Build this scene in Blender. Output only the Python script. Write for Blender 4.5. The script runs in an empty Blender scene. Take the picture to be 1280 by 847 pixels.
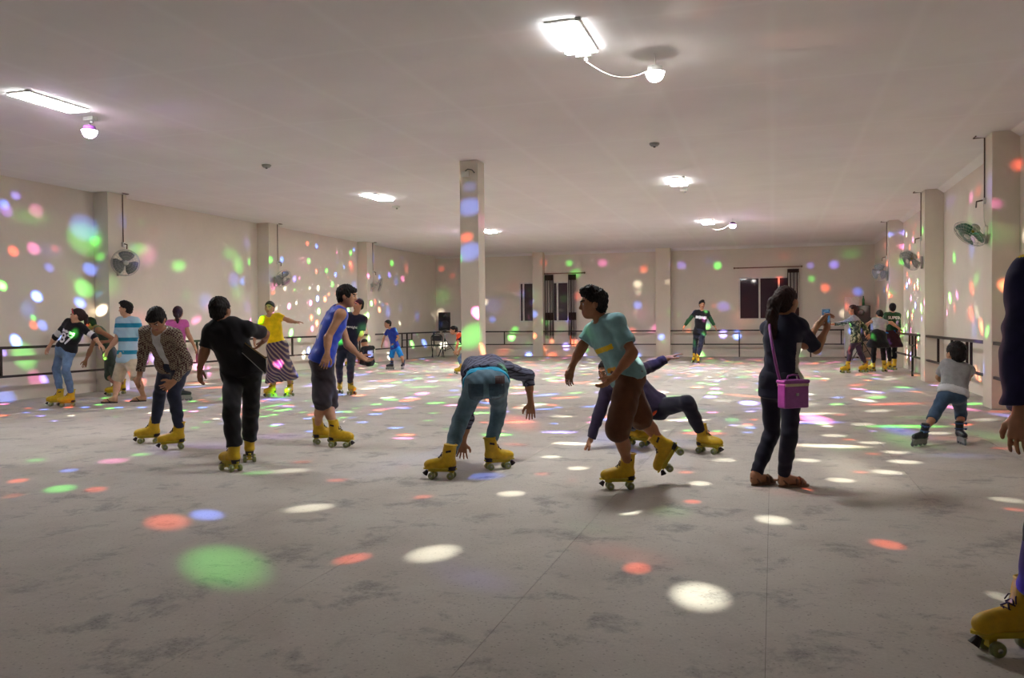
import bpy, math, random
import numpy as np
from mathutils import Matrix, Vector

S = bpy.context.scene
COL = S.collection
random.seed(7)

# ------------------------------------------------------------------ camera, exposure, world
F_PX, YAW, PITCH, ROLL, CAM_H = 1048.0, .3015, .02, .009, 1.3
_fw = np.array([-math.sin(YAW), math.cos(YAW), 0.0])
_rt = np.array([math.cos(YAW), math.sin(YAW), 0.0])
_up = np.array([0, 0, 1.0])
_fw2 = _fw*math.cos(PITCH) - _up*math.sin(PITCH)
_up2 = _up*math.cos(PITCH) + _fw*math.sin(PITCH)
_rt3 = _rt*math.cos(ROLL) - _up2*math.sin(ROLL)
_up3 = _up2*math.cos(ROLL) + _rt*math.sin(ROLL)
CAM = np.array([0, 0, CAM_H])

cam_data = bpy.data.cameras.new('camera')
cam_data.sensor_width = 36.0
cam_data.lens = 36.0*F_PX/1280.0
cam_data.clip_end = 200
cam = bpy.data.objects.new('camera', cam_data)
COL.objects.link(cam)
m = Matrix.Identity(4)
for i in range(3):
    m[i][0] = _rt3[i]; m[i][1] = _up3[i]; m[i][2] = -_fw2[i]; m[i][3] = CAM[i]
cam.matrix_world = m
S.camera = cam
S.view_settings.view_transform = 'Standard'
S.view_settings.look = 'None'
S.view_settings.gamma = 1.0
S.view_settings.use_curve_mapping = False
S.view_settings.exposure = 1.82

world = bpy.data.worlds.new('night')
S.world = world
world.use_nodes = True
world.node_tree.nodes['Background'].inputs[0].default_value = (0.010, 0.012, 0.02, 1)
world.node_tree.nodes['Background'].inputs[1].default_value = 1.0

PANEL_STRENGTH = 34.0       # the ceiling light panels
BEAM = 330.0                # the disco lamps' beams

def ray(u, v):
    return _fw2 + _rt3*((u-640)/F_PX) - _up3*((v-423.5)/F_PX)
def at(u, v, axis, val):
    d = ray(u, v)
    return CAM + d*((val-CAM[axis])/d[axis])
def floor_pt(u, v):
    return at(u, v, 2, 0.0)
def dep(u, v, z):
    return CAM + ray(u, v)*z
def depth_of(p):
    return float((np.asarray(p)-CAM) @ _fw2)
def px_of(p):
    d = np.asarray(p)-CAM; z = d @ _fw2
    return np.array([640+F_PX*(d@_rt3)/z, 423.5-F_PX*(d@_up3)/z])
def hdir(deg):
    a = math.radians(deg)
    return _rt*math.cos(a) + _fw*math.sin(a)
def unit(v):
    v = np.asarray(v, float); n = np.linalg.norm(v)
    return v/n if n > 1e-9 else v

# ------------------------------------------------------------------ materials
def lin(c):
    return tuple(((x/255)/12.92 if x/255 <= .04045 else ((x/255+.055)/1.055)**2.4) for x in c)
class NT:
    """small helper around a node tree"""
    def __init__(self, tree):
        self.t = tree; self.n = tree.nodes; self.l = tree.links
    def node(self, kind, **kw):
        nd = self.n.new(kind)
        for k, v in kw.items():
            if k.startswith('i_'):
                key = k[2:]
                key = int(key) if key.isdigit() else key
                nd.inputs[key].default_value = v
            else:
                setattr(nd, k, v)
        return nd
    def link(self, a, b):
        self.l.new(a, b)
def new_mat(name):
    mt = bpy.data.materials.new(name); mt.use_nodes = True
    t = NT(mt.node_tree)
    b = mt.node_tree.nodes['Principled BSDF']
    return mt, t, b
def ramp(t, fac, stops, interp='LINEAR'):
    r = t.node('ShaderNodeValToRGB')
    r.color_ramp.interpolation = interp
    el = r.color_ramp.elements
    el[0].position, el[0].color = stops[0][0], (*stops[0][1], 1)
    el[1].position, el[1].color = stops[-1][0], (*stops[-1][1], 1)
    for p, c in stops[1:-1]:
        e = el.new(p); e.color = (*c, 1)
    t.link(fac, r.inputs[0])
    return r.outputs[0]
def tex_noise(t, scale, detail=4, rough=.55, vec=None, dist=0):
    n = t.node('ShaderNodeTexNoise')
    n.inputs['Scale'].default_value = scale; n.inputs['Detail'].default_value = detail
    n.inputs['Roughness'].default_value = rough; n.inputs['Distortion'].default_value = dist
    if vec is not None: t.link(vec, n.inputs['Vector'])
    return n.outputs['Fac']
def obj_coord(t):
    return t.node('ShaderNodeTexCoord').outputs['Object']
def bump(t, b, height, strength, dist=.01):
    n = t.node('ShaderNodeBump'); n.inputs['Strength'].default_value = strength
    n.inputs['Distance'].default_value = dist
    t.link(height, n.inputs['Height']); t.link(n.outputs[0], b.inputs['Normal'])
def mat_plain(name, rgb, rough=.6, metal=0, var=.12, scale=20, bumpy=0, spec=.5, coat=0):
    mt, t, b = new_mat(name)
    c = lin(rgb)
    f = tex_noise(t, scale, 3, .6, obj_coord(t))
    col = ramp(t, f, [(.3, tuple(x*(1-var) for x in c)), (.7, tuple(min(1, x*(1+var)) for x in c))])
    t.link(col, b.inputs['Base Color'])
    b.inputs['Roughness'].default_value = rough; b.inputs['Metallic'].default_value = metal
    b.inputs['Specular IOR Level'].default_value = spec
    if coat: b.inputs['Coat Weight'].default_value = coat
    if bumpy: bump(t, b, f, bumpy)
    return mt
def mat_cloth(name, rgb, rough=.88, var=.22, weave=420, spec=.25):
    mt, t, b = new_mat(name)
    c = lin(rgb); co = obj_coord(t)
    f = tex_noise(t, 9, 4, .6, co)
    col = ramp(t, f, [(.3, tuple(x*(1-var) for x in c)), (.7, tuple(min(1, x*(1+var)) for x in c))])
    t.link(col, b.inputs['Base Color'])
    b.inputs['Roughness'].default_value = rough; b.inputs['Specular IOR Level'].default_value = spec
    b.inputs['Sheen Weight'].default_value = .15
    bump(t, b, tex_noise(t, weave, 2, .6, co), .25, .002)
    return mt
def mat_emit(name, rgb, strength):
    mt, t, b = new_mat(name)
    b.inputs['Base Color'].default_value = (*rgb, 1)
    b.inputs['Emission Color'].default_value = (*rgb, 1)
    b.inputs['Emission Strength'].default_value = strength
    return mt

def mat_wall(name, rgb, joints=False):
    mt, t, b = new_mat(name)
    c = lin(rgb); co = obj_coord(t)
    n1 = tex_noise(t, .55, 5, .6, co); n2 = tex_noise(t, 14, 4, .6, co)
    mx = t.node('ShaderNodeMath', operation='MULTIPLY_ADD'); t.link(n2, mx.inputs[0]); mx.inputs[1].default_value = .25
    t.link(n1, mx.inputs[2])
    col = ramp(t, mx.outputs[0], [(.35, tuple(x*.90 for x in c)), (.62, c), (.85, tuple(min(1, x*1.05) for x in c))])
    t.link(col, b.inputs['Base Color'])
    b.inputs['Roughness'].default_value = .82; b.inputs['Specular IOR Level'].default_value = .3
    bump(t, b, n2, .12, .01)
    return mt

def mat_floor():
    mt, t, b = new_mat('worn concrete')
    co = t.node('ShaderNodeNewGeometry').outputs['Position']
    big = tex_noise(t, .35, 5, .6, co); mid = tex_noise(t, 1.7, 7, .68, co, .4); grit = tex_noise(t, 55, 6, .8, co)
    dark = tex_noise(t, 2.3, 9, .74, co, .25)
    base = ramp(t, mid, [(.28, lin((184, 173, 162))), (.5, lin((197, 188, 178))), (.75, lin((206, 199, 190)))])
    # worn dark patches of bare aggregate
    pm = ramp(t, dark, [(.535, (0, 0, 0)), (.60, (.5, .5, .5)), (.72, (1, 1, 1))])
    gr = ramp(t, grit, [(.38, (.0, .0, .0)), (.56, (1, 1, 1))])
    mul = t.node('ShaderNodeMix', data_type='RGBA', blend_type='MULTIPLY'); mul.inputs['Factor'].default_value = .75
    t.link(pm, mul.inputs[6]); t.link(gr, mul.inputs[7])
    mx = t.node('ShaderNodeMix', data_type='RGBA'); t.link(mul.outputs[2], mx.inputs['Factor'])
    t.link(base, mx.inputs[6]); mx.inputs[7].default_value = (*lin((112, 109, 108)), 1)
    # fine speckle
    sp = t.node('ShaderNodeTexVoronoi'); sp.inputs['Scale'].default_value = 34; t.link(co, sp.inputs['Vector'])
    spf = ramp(t, sp.outputs['Distance'], [(.10, (.5, .5, .5)), (.22, (1, 1, 1))])
    m2 = t.node('ShaderNodeMix', data_type='RGBA', blend_type='MULTIPLY'); m2.inputs['Factor'].default_value = .7
    t.link(mx.outputs[2], m2.inputs[6]); t.link(spf, m2.inputs[7])
    gv = ramp(t, grit, [(.3, (.80, .80, .80)), (.7, (1.0, 1.0, 1.0))])
    m4 = t.node('ShaderNodeMix', data_type='RGBA', blend_type='MULTIPLY'); m4.inputs['Factor'].default_value = .9
    t.link(m2.outputs[2], m4.inputs[6]); t.link(gv, m4.inputs[7]); m2 = m4
    bg = ramp(t, big, [(.3, (.86, .85, .84)), (.65, (1.0, 1.0, 1.0))])
    m3 = t.node('ShaderNodeMix', data_type='RGBA', blend_type='MULTIPLY'); m3.inputs['Factor'].default_value = 1
    t.link(m2.outputs[2], m3.inputs[6]); t.link(bg, m3.inputs[7])
    t.link(m3.outputs[2], b.inputs['Base Color'])
    rr = ramp(t, mid, [(.3, (.62, .62, .62)), (.7, (.78, .78, .78))])
    t.link(rr, b.inputs['Roughness']); b.inputs['Specular IOR Level'].default_value = .35
    bump(t, b, grit, .3, .012)
    return mt

def mat_ceiling():
    mt, t, b = new_mat('painted ceiling board')
    co = t.node('ShaderNodeNewGeometry').outputs['Position']
    sep = t.node('ShaderNodeSeparateXYZ'); t.link(co, sep.inputs[0])
    def seam(sock, pitch, width):
        a = t.node('ShaderNodeMath', operation='DIVIDE'); t.link(sock, a.inputs[0]); a.inputs[1].default_value = pitch
        f = t.node('ShaderNodeMath', operation='FRACT'); t.link(a.outputs[0], f.inputs[0])
        s = t.node('ShaderNodeMath', operation='PINGPONG'); t.link(f.outputs[0], s.inputs[0]); s.inputs[1].default_value = .5
        return ramp(t, s.outputs[0], [(0, (1, 1, 1)), (width, (0, 0, 0))])
    sx = seam(sep.outputs[0], 1.22, .07); sy = seam(sep.outputs[1], 2.44, .025)
    mx = t.node('ShaderNodeMix', data_type='RGBA', blend_type='LIGHTEN'); mx.inputs['Factor'].default_value = 1
    t.link(sx, mx.inputs[6]); t.link(sy, mx.inputs[7])
    n = tex_noise(t, .8, 5, .6, co)
    base = ramp(t, n, [(.3, lin((222, 217, 216))), (.7, lin((230, 226, 225)))])
    m2 = t.node('ShaderNodeMix', data_type='RGBA')
    fac = t.node('ShaderNodeMath', operation='MULTIPLY'); t.link(mx.outputs[2], fac.inputs[0]); fac.inputs[1].default_value = .28
    t.link(fac.outputs[0], m2.inputs['Factor']); t.link(base, m2.inputs[6]); m2.inputs[7].default_value = (*lin((238, 236, 235)), 1)
    t.link(m2.outputs[2], b.inputs['Base Color'])
    b.inputs['Roughness'].default_value = .9; b.inputs['Specular IOR Level'].default_value = .2
    bump(t, b, tex_noise(t, 60, 3, .6, co), .08, .004)
    return mt

# ------------------------------------------------------------------ mesh helpers
class MB:
    """collects simple solids; build() links them as one mesh object"""
    def __init__(self):
        self.v = []; self.f = []
    def quadset(self, pts, faces):
        o = len(self.v); self.v += [tuple(map(float, p)) for p in pts]
        self.f += [tuple(i+o for i in f) for f in faces]
    def box(self, lo, hi):
        x0, y0, z0 = lo; x1, y1, z1 = hi
        self.quadset([(x0,y0,z0),(x1,y0,z0),(x1,y1,z0),(x0,y1,z0),(x0,y0,z1),(x1,y0,z1),(x1,y1,z1),(x0,y1,z1)],
                     [(0,3,2,1),(4,5,6,7),(0,1,5,4),(1,2,6,5),(2,3,7,6),(3,0,4,7)])
        return self
    def obox(self, c, ax, ay, az):
        """oriented box: centre and three half axes"""
        c, ax, ay, az = map(np.asarray, (c, ax, ay, az))
        P = [c+sx*ax+sy*ay+sz*az for sz in (-1,1) for sx, sy in ((-1,-1),(1,-1),(1,1),(-1,1))]
        self.quadset(P, [(0,3,2,1),(4,5,6,7),(0,1,5,4),(1,2,6,5),(2,3,7,6),(3,0,4,7)])
        return self
    def tube(self, pts, r, n=8, closed=False, cap=True):
        pts = [np.asarray(p, float) for p in pts]
        rs = r if hasattr(r, '__len__') else [r]*len(pts)
        rings = []; m_ = len(pts)
        prev = None
        for i, p in enumerate(pts):
            if closed: d = pts[(i+1) % m_]-pts[i-1]
            else: d = pts[min(i+1, m_-1)]-pts[max(i-1, 0)]
            d = unit(d)
            if prev is None:
                a = np.array([0,0,1.]) if abs(d[2]) < .9 else np.array([1.,0,0])
            else: a = prev
            x = unit(a-d*(a@d)); prev = x
            y = np.cross(d, x)
            rings.append([p+rs[i]*(x*math.cos(2*math.pi*k/n)+y*math.sin(2*math.pi*k/n)) for k in range(n)])
        P = [q for g in rings for q in g]; Fc = []
        for i in range(m_ if closed else m_-1):
            j = (i+1) % m_
            for k in range(n):
                l = (k+1) % n
                Fc.append((i*n+k, i*n+l, j*n+l, j*n+k))
        if not closed and cap:
            Fc.append(tuple(range(n-1, -1, -1))); Fc.append(tuple((m_-1)*n+k for k in range(n)))
        self.quadset(P, Fc)
        return self
    def lathe(self, c, axis, prof, n=20, cap=True):
        """prof: list of (distance along axis, radius)"""
        c = np.asarray(c, float); d = unit(axis)
        a = np.array([0,0,1.]) if abs(d[2]) < .9 else np.array([1.,0,0])
        x = unit(a-d*(a@d)); y = np.cross(d, x)
        P = []; Fc = []
        for h, r in prof:
            P += [c+d*h+r*(x*math.cos(2*math.pi*k/n)+y*math.sin(2*math.pi*k/n)) for k in range(n)]
        for i in range(len(prof)-1):
            for k in range(n):
                l = (k+1) % n
                Fc.append((i*n+k, i*n+l, (i+1)*n+l, (i+1)*n+k))
        if cap:
            Fc.append(tuple(range(n-1, -1, -1))); Fc.append(tuple((len(prof)-1)*n+k for k in range(n)))
        self.quadset(P, Fc)
        return self
    def mesh(self, name, smooth=False, base=(0,0,0)):
        me = bpy.data.meshes.new(name)
        b = np.asarray(base, float)
        me.from_pydata([tuple(np.asarray(p)-b) for p in self.v], [], self.f)
        if smooth: me.polygons.foreach_set('use_smooth', [True]*len(me.polygons))
        me.update()
        return me
    def build(self, name, mat, parent=None, smooth=False, base=(0,0,0), bevel=0):
        o = link(name, self.mesh(name, smooth, base), mat, parent)
        if bevel:
            mod = o.modifiers.new('bevel', 'BEVEL'); mod.width = bevel; mod.segments = 2; mod.limit_method = 'ANGLE'
        return o
def link(name, me, mat=None, parent=None):
    o = bpy.data.objects.new(name, me)
    COL.objects.link(o)
    if mat is not None:
        for mt in (mat if isinstance(mat, (list, tuple)) else [mat]):
            me.materials.append(mt)
    if parent is not None: o.parent = parent
    return o
def empty(name, loc=(0,0,0)):
    o = bpy.data.objects.new(name, None); o.location = tuple(map(float, loc)); o.empty_display_size = .1
    COL.objects.link(o)
    return o
def tag(o, label=None, cat=None, group=None, kind=None):
    if label: o['label'] = label
    if cat: o['category'] = cat
    if group: o['group'] = group
    if kind: o['kind'] = kind
    return o
def thing(name, loc, label, cat, group=None):
    return tag(empty(name, loc), label, cat, group)

# ------------------------------------------------------------------ implicit surfaces (bodies, clothes, boots)
class Cone:
    """tapered capsule, optionally cut flat by planes (point, outward normal)"""
    def __init__(s, a, b, ra, rb=None, k=.02, cuts=()):
        s.a, s.b = np.asarray(a, float), np.asarray(b, float)
        s.ra = ra; s.rb = ra if rb is None else rb; s.k = k
        s.cuts = [(np.asarray(p, float), unit(n)) for p, n in cuts]
    def bb(s):
        r = max(s.ra, s.rb)
        return np.minimum(s.a, s.b)-r, np.maximum(s.a, s.b)+r
    def d(s, X, Y, Z):
        ab = s.b-s.a; L = ab@ab + 1e-12
        px, py, pz = X-s.a[0], Y-s.a[1], Z-s.a[2]
        t = np.clip((px*ab[0]+py*ab[1]+pz*ab[2])/L, 0, 1)
        d = np.sqrt((px-t*ab[0])**2+(py-t*ab[1])**2+(pz-t*ab[2])**2)-(s.ra+t*(s.rb-s.ra))
        for p, n in s.cuts:
            d = np.maximum(d, (X-p[0])*n[0]+(Y-p[1])*n[1]+(Z-p[2])*n[2])
        return d
class Ell:
    """ellipsoid in a frame (rows = axes)"""
    def __init__(s, c, R, r, k=.02, cuts=()):
        s.c = np.asarray(c, float); s.R = np.asarray(R, float); s.r = np.asarray(r, float); s.k = k
        s.cuts = [(np.asarray(p, float), unit(n)) for p, n in cuts]
    def bb(s):
        e = np.sqrt(((s.R*s.r[:, None])**2).sum(0))
        return s.c-e, s.c+e
    def d(s, X, Y, Z):
        px, py, pz = X-s.c[0], Y-s.c[1], Z-s.c[2]
        q = [(px*s.R[i][0]+py*s.R[i][1]+pz*s.R[i][2]) for i in range(3)]
        k0 = np.sqrt(sum((q[i]/s.r[i])**2 for i in range(3)))
        k1 = np.sqrt(sum((q[i]/s.r[i]**2)**2 for i in range(3)))+1e-9
        d = k0*(k0-1)/k1
        for p, n in s.cuts:
            d = np.maximum(d, (X-p[0])*n[0]+(Y-p[1])*n[1]+(Z-p[2])*n[2])
        return d
class Sub:
    """carves another shape away"""
    def __init__(s, prim, k=.008): s.p = prim; s.k = k
    def bb(s): return s.p.bb()
    def d(s, X, Y, Z): return s.p.d(X, Y, Z)
def smin(a, b, k):
    if k <= 0: return np.minimum(a, b)
    h = np.maximum(k-np.abs(a-b), 0)/k
    return np.minimum(a, b)-h*h*k*.25
def field_at(prims, P):
    P = np.asarray(P, float); f = np.full(len(P), .5)
    for p in prims:
        d = p.d(P[:, 0], P[:, 1], P[:, 2])
        f = -smin(-f, d, p.k) if isinstance(p, Sub) else smin(f, d, p.k)
    return f
def polygonize(prims, res, wrinkle=None):
    lo = np.min([p.bb()[0] for p in prims if not isinstance(p, Sub)], 0)-3*res
    hi = np.max([p.bb()[1] for p in prims if not isinstance(p, Sub)], 0)+3*res
    n = np.ceil((hi-lo)/res).astype(int)+1
    ax = [(lo[i]+res*np.arange(n[i])).astype(np.float32) for i in range(3)]
    Fd = np.full(n, .5, np.float32)
    for p in prims:
        bl, bh = p.bb(); mg = max(p.k, .0)+3*res
        i0 = np.clip(np.floor((bl-mg-lo)/res).astype(int), 0, n-1); i1 = np.clip(np.ceil((bh+mg-lo)/res).astype(int)+1, 1, n)
        if (i1 <= i0).any(): continue
        sl = tuple(slice(i0[i], i1[i]) for i in range(3))
        X, Y, Z = ax[0][sl[0]][:, None, None], ax[1][sl[1]][None, :, None], ax[2][sl[2]][None, None, :]
        d = p.d(X, Y, Z).astype(np.float32)
        Fd[sl] = -smin(-Fd[sl], d, p.k) if isinstance(p, Sub) else smin(Fd[sl], d, p.k)
    if wrinkle:
        near = np.argwhere(np.abs(Fd) < 3*res)
        X, Y, Z = ax[0][near[:, 0]], ax[1][near[:, 1]], ax[2][near[:, 2]]
        Fd[near[:, 0], near[:, 1], near[:, 2]] += wrinkle(X, Y, Z).astype(np.float32)
    ins = Fd < 0
    c = [(i, j, k) for i in (0, 1) for j in (0, 1) for k in (0, 1)]
    sh = tuple(x-1 for x in n)
    cnt = np.zeros(sh, np.int8)
    for i, j, k in c:
        cnt += ins[i:i+sh[0], j:j+sh[1], k:k+sh[2]]
    cells = np.argwhere((cnt > 0) & (cnt < 8))
    if len(cells) == 0: return np.zeros((0, 3)), np.zeros((0, 4), int)
    vals = np.stack([Fd[cells[:, 0]+i, cells[:, 1]+j, cells[:, 2]+k] for i, j, k in c], 1)
    cc = np.array(c, float)
    acc = np.zeros((len(cells), 3)); w = np.zeros(len(cells))
    for a in range(8):
        for b in range(a+1, 8):
            if abs(cc[a]-cc[b]).sum() != 1: continue
            va, vb = vals[:, a], vals[:, b]
            x = (va < 0) != (vb < 0)
            t = np.where(x, va/np.where(x, va-vb, 1), 0)
            acc += np.where(x[:, None], cc[a]+t[:, None]*(cc[b]-cc[a]), 0); w += x
    V = (cells+acc/w[:, None])*res+lo
    idx = np.full(sh, -1, np.int32); idx[cells[:, 0], cells[:, 1], cells[:, 2]] = np.arange(len(cells))
    quads = []
    for axn in range(3):
        s0 = [slice(None)]*3; s1 = [slice(None)]*3
        s0[axn] = slice(0, -1); s1[axn] = slice(1, None)
        A = ins[tuple(s0)]; B = ins[tuple(s1)]
        e = np.argwhere(A != B)
        o1, o2 = [(1, 2), (2, 0), (0, 1)][axn]
        ok = (e[:, o1] > 0) & (e[:, o2] > 0) & (e[:, o1] < n[o1]-1) & (e[:, o2] < n[o2]-1)
        e = e[ok]
        flip = B[e[:, 0], e[:, 1], e[:, 2]]
        def q(d1, d2):
            f = e.copy(); f[:, o1] -= d1; f[:, o2] -= d2
            return idx[f[:, 0], f[:, 1], f[:, 2]]
        Q = np.stack([q(1, 1), q(0, 1), q(0, 0), q(1, 0)], 1)
        Q[flip] = Q[flip][:, ::-1]
        quads.append(Q)
    Q = np.concatenate(quads)
    Q = Q[(Q >= 0).all(1)]
    return V, Q
def quad_mesh(name, V, Q, matidx=None):
    me = bpy.data.meshes.new(name)
    me.vertices.add(len(V)); me.vertices.foreach_set('co', np.asarray(V, np.float32).ravel())
    me.loops.add(len(Q)*4); me.loops.foreach_set('vertex_index', np.asarray(Q, np.int32).ravel())
    me.polygons.add(len(Q))
    me.polygons.foreach_set('loop_start', np.arange(0, len(Q)*4, 4, dtype=np.int32))
    me.polygons.foreach_set('use_smooth', np.ones(len(Q), bool))
    if matidx is not None: me.polygons.foreach_set('material_index', np.asarray(matidx, np.int32))
    me.update(calc_edges=True)
    return me
def folds(amp, seed=0, wl=.085):
    r = np.random.RandomState(seed); ph = r.rand(8)*6.28; k = 2*math.pi/wl
    def f(X, Y, Z):
        w = .6*np.sin(k*.35*Z+ph[0]+2*np.sin(k*.2*X+ph[1]))+.5*np.sin(k*.3*Y+ph[2])
        return amp*(.55*np.sin(k*(.75*Z+.45*X)+w*1.6+ph[3])+.35*np.sin(k*(.8*Z-.6*Y)+1.7*w+ph[4])+.25*np.sin(k*1.9*(X*.6+Y*.5+.5*Z)+ph[5]+w))
    return f

# ------------------------------------------------------------------ the hall
H = 3.93
XL, XR, YF, YN = -12.79, 3.32, 30.98, -2.6       # wall planes
PXL, PXR = -12.44, 2.97                          # pilaster faces
BAY0, BAY = 13.39, 5.5
M = {}
M['floor'] = mat_floor()
M['ceiling'] = mat_ceiling()
M['wall'] = mat_wall('cream wall paint', (218, 208, 195))
M['pilaster'] = mat_wall('pilaster paint', (216, 206, 190))
M['rail'] = mat_plain('dark brown painted steel', (46, 32, 28), .45, .3, .25, 30)
M['white_plastic'] = mat_plain('white plastic', (214, 212, 206), .4)
M['grey_plastic'] = mat_plain('grey plastic', (150, 150, 146), .45)
M['dark_plastic'] = mat_plain('black plastic', (22, 21, 22), .5)
M['wire'] = mat_plain('brown cable', (86, 58, 44), .6)
M['white_wire'] = mat_plain('white cable', (205, 198, 190), .6)
M['chrome'] = mat_plain('dull steel', (170, 170, 168), .3, .9)
M['joint'] = mat_plain('floor joint dirt', (104, 98, 92), .95)

def struct(o):
    o['kind'] = 'structure'; return o
T = .25
fl = struct(MB().box((XL-T, YN-T, -.3), (XR+T, YF+T, -.008)).build('floor', M['joint']))
# cast slabs with sawn joints between them
xs = [XL] + [x for x in np.arange(-12.12, XR, 1.101)] + [XR]
xs = [XL] + [1.101*k-.03 for k in range(-11, 4) if XL+.2 < 1.101*k-.03 < XR-.2] + [XR]
ys = [YN, 2.39, 7.89, 13.39, 18.89, 24.39, YF]
for i in range(len(xs)-1):
    for j in range(len(ys)-1):
        g = .001
        o = MB().box((xs[i]+g, ys[j]+g, -.008), (xs[i+1]-g, ys[j+1]-g, 0)).build('slab', M['floor'], fl)
ce = struct(MB().box((XL-T, YN-T, H), (XR+T, YF+T, H+.2)).build('ceiling', M['ceiling']))
wl = struct(MB().box((XL-T, YN-T, 0), (XL, YF+T, H)).build('wall_left', M['wall']))
wr = struct(MB().box((XR, YN-T, 0), (XR+T, YF+T, H)).build('wall_right', M['wall']))
wn = struct(MB().box((XL, YN-T, 0), (XR, YN, H)).build('wall_near', M['wall']))

WIN = [('window_1', -9.32, -8.68, 1.30, 2.82, [.26]),
       ('window_2', -8.00, -7.36, 1.30, 2.82, [.30]),
       ('window_3', -1.15, .62, 1.31, 2.82, [.40, .77])]
wf = empty('wall_far'); struct(wf)
mb = MB()
cuts = sorted([(w[1], w[2], w[3], w[4]) for w in WIN])
x = XL
for a, b, z0, z1 in cuts:
    mb.box((x, YF, 0), (a, YF+T, H)); mb.box((a, YF, 0), (b, YF+T, z0)); mb.box((a, YF, z1), (b, YF+T, H)); x = b
mb.box((x, YF, 0), (XR, YF+T, H))
mb.build('wall_panel', M['wall'], wf)
for k in range(-2, 3):
    y = BAY0+BAY*k
    MB().box((XL, y, 0), (PXL, y+.51, H)).build('pilaster', M['pilaster'], wl, bevel=.006)
    MB().box((PXR, y, 0), (XR, y+.51, H)).build('pilaster', M['pilaster'], wr, bevel=.006)
for a, b in ((-8.69, -8.29), (-4.05, -3.53)):
    MB().box((a, 30.62, 0), (b, YF, H)).build('pilaster', M['pilaster'], wf, bevel=.006)
col = struct(MB().box((-4.865, 12.842, 0), (-4.548, 13.16, H)).build('column', M['pilaster'], bevel=.008))
tag(col, 'square cream concrete column standing alone in the middle of the rink', 'column')
# ceiling coving
c = MB()
c.quadset([(XR-.12, YN, H), (XR, YN, H-.09), (XR, YF, H-.09), (XR-.12, YF, H), (XR, YN, H), (XR, YF, H)], [(0,1,2,3), (0,4,1), (3,2,5), (0,3,5,4), (1,4,5,2)])
struct(c.build('trim_1', M['ceiling']))
c = MB()
c.quadset([(XL, YF-.12, H), (XL, YF, H-.09), (XR, YF, H-.09), (XR, YF-.12, H), (XL, YF, H), (XR, YF, H)], [(0,3,2,1), (0,1,4), (3,5,2), (0,4,5,3), (1,2,5,4)])
struct(c.build('trim_2', M['ceiling']))

# windows: white frame, sash bars, dark night glass
mt, t, b = new_mat('window glass at night')
b.inputs['Base Color'].default_value = (*lin((62, 46, 56)), 1); b.inputs['Roughness'].default_value = .04
b.inputs['Specular IOR Level'].default_value = .6; M['glass'] = mt
M['frame'] = mat_plain('white window frame', (205, 200, 194), .4)
for nm, a, b_, z0, z1, bars in WIN:
    w = empty(nm, (a, YF, z0)); struct(w)
    fr = MB(); e = .05; y0, y1 = -.03, .07
    W_, Hh = b_-a, z1-z0
    fr.box((0, y0, 0), (W_, y1, e)).box((0, y0, Hh-e), (W_, y1, Hh)).box((0, y0, e), (e, y1, Hh-e)).box((W_-e, y0, e), (W_, y1, Hh-e))
    fr.build('window_frame', M['frame'], w)
    edges = [e]
    for q in bars:
        xx = q*W_
        MB().box((xx-.03, -.02, e), (xx+.03, .05, Hh-e)).build('sash_bar', M['frame'], w)
        edges += [xx-.03, xx+.03]
    edges.append(W_-e)
    for i in range(0, len(edges), 2):
        MB().box((edges[i], .015, e), (edges[i+1], .03, Hh-e)).build('pane', M['glass'], w)

# ------------------------------------------------------------------ railings
def railing(p0, p1, label, posts, brackets=(), group='steel railings along the walls'):
    """p0,p1: plan ends; posts: list of (fraction, 'full'|'short'); brackets: fractions of the post-and-hanger frames"""
    p0 = np.array([*p0, 0.]); p1 = np.array([*p1, 0.])
    r = thing('railing', p0, label, 'railing', group)
    d = p1-p0; L = np.linalg.norm(d); d = d/L; n = np.array([-d[1], d[0], 0]); z = np.array([0,0,1.])
    def bar(name, a, b, w):
        a = np.asarray(a); b = np.asarray(b); ax = b-a; l = np.linalg.norm(ax); ax = ax/l
        s1 = n; s2 = np.cross(ax, s1)
        MB().obox((a+b)/2-p0, ax*l/2, s1*w, s2*w).build(name, M['rail'], r)
    top, low = .94, .45
    bar('top_rail', p0+z*top, p1+z*top, .024); bar('lower_rail', p0+z*low, p1+z*low, .02)
    for f, k in posts:
        q = p0+d*L*f
        if k == 'full': bar('post', q, q+z*(top-.024), .02)
        else: bar('short_post', q+z*(low+.02), q+z*(top-.024), .02)
    for f in brackets:
        q = p0+d*L*f
        bar('post', q, q+z*(top-.024), .022)
        for sgn in (-1, 1):
            h = q+d*.42*sgn
            bar('hanger', h+z*(.70 if sgn > 0 else low+.02), h+z*(top-.024), .018)
        bar('cross_bar', q-d*.42+z*.70, q+d*.42+z*.70, .016)
gl = PXL-.04; gr = PXR+.04
yb = lambda k: BAY0+BAY*k
railing((gl, yb(-1)+.51), (gl, yb(0)), 'dark railing on the left wall behind the woman in the 87 shirt', [(.0+ (10.97-yb(-1)-.51)/(BAY-.51), 'short'), (.08, 'full')])
railing((gl, yb(0)+.51), (gl, yb(1)), 'dark railing on the left wall between the two nearest left wall fans', [(.43, 'short'), (.46, 'full'), (.8, 'short')])
railing((gl, yb(1)+.51), (gl, yb(2)), 'dark railing on the left wall behind the woman in the yellow top', [(.12, 'short'), (.5, 'full'), (.9, 'short')])
railing((gl, yb(2)+.51), (gl, 30.55), 'dark railing on the left wall behind the boy in blue shorts', [(.9, 'short')], [(27.5-yb(2)-.51)/(30.55-yb(2)-.51)])
railing((-12.40, 30.66), (-8.69, 30.66), 'dark railing below the far wall beside the left loudspeaker', [(.35, 'full'), (.69, 'short')])
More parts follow.
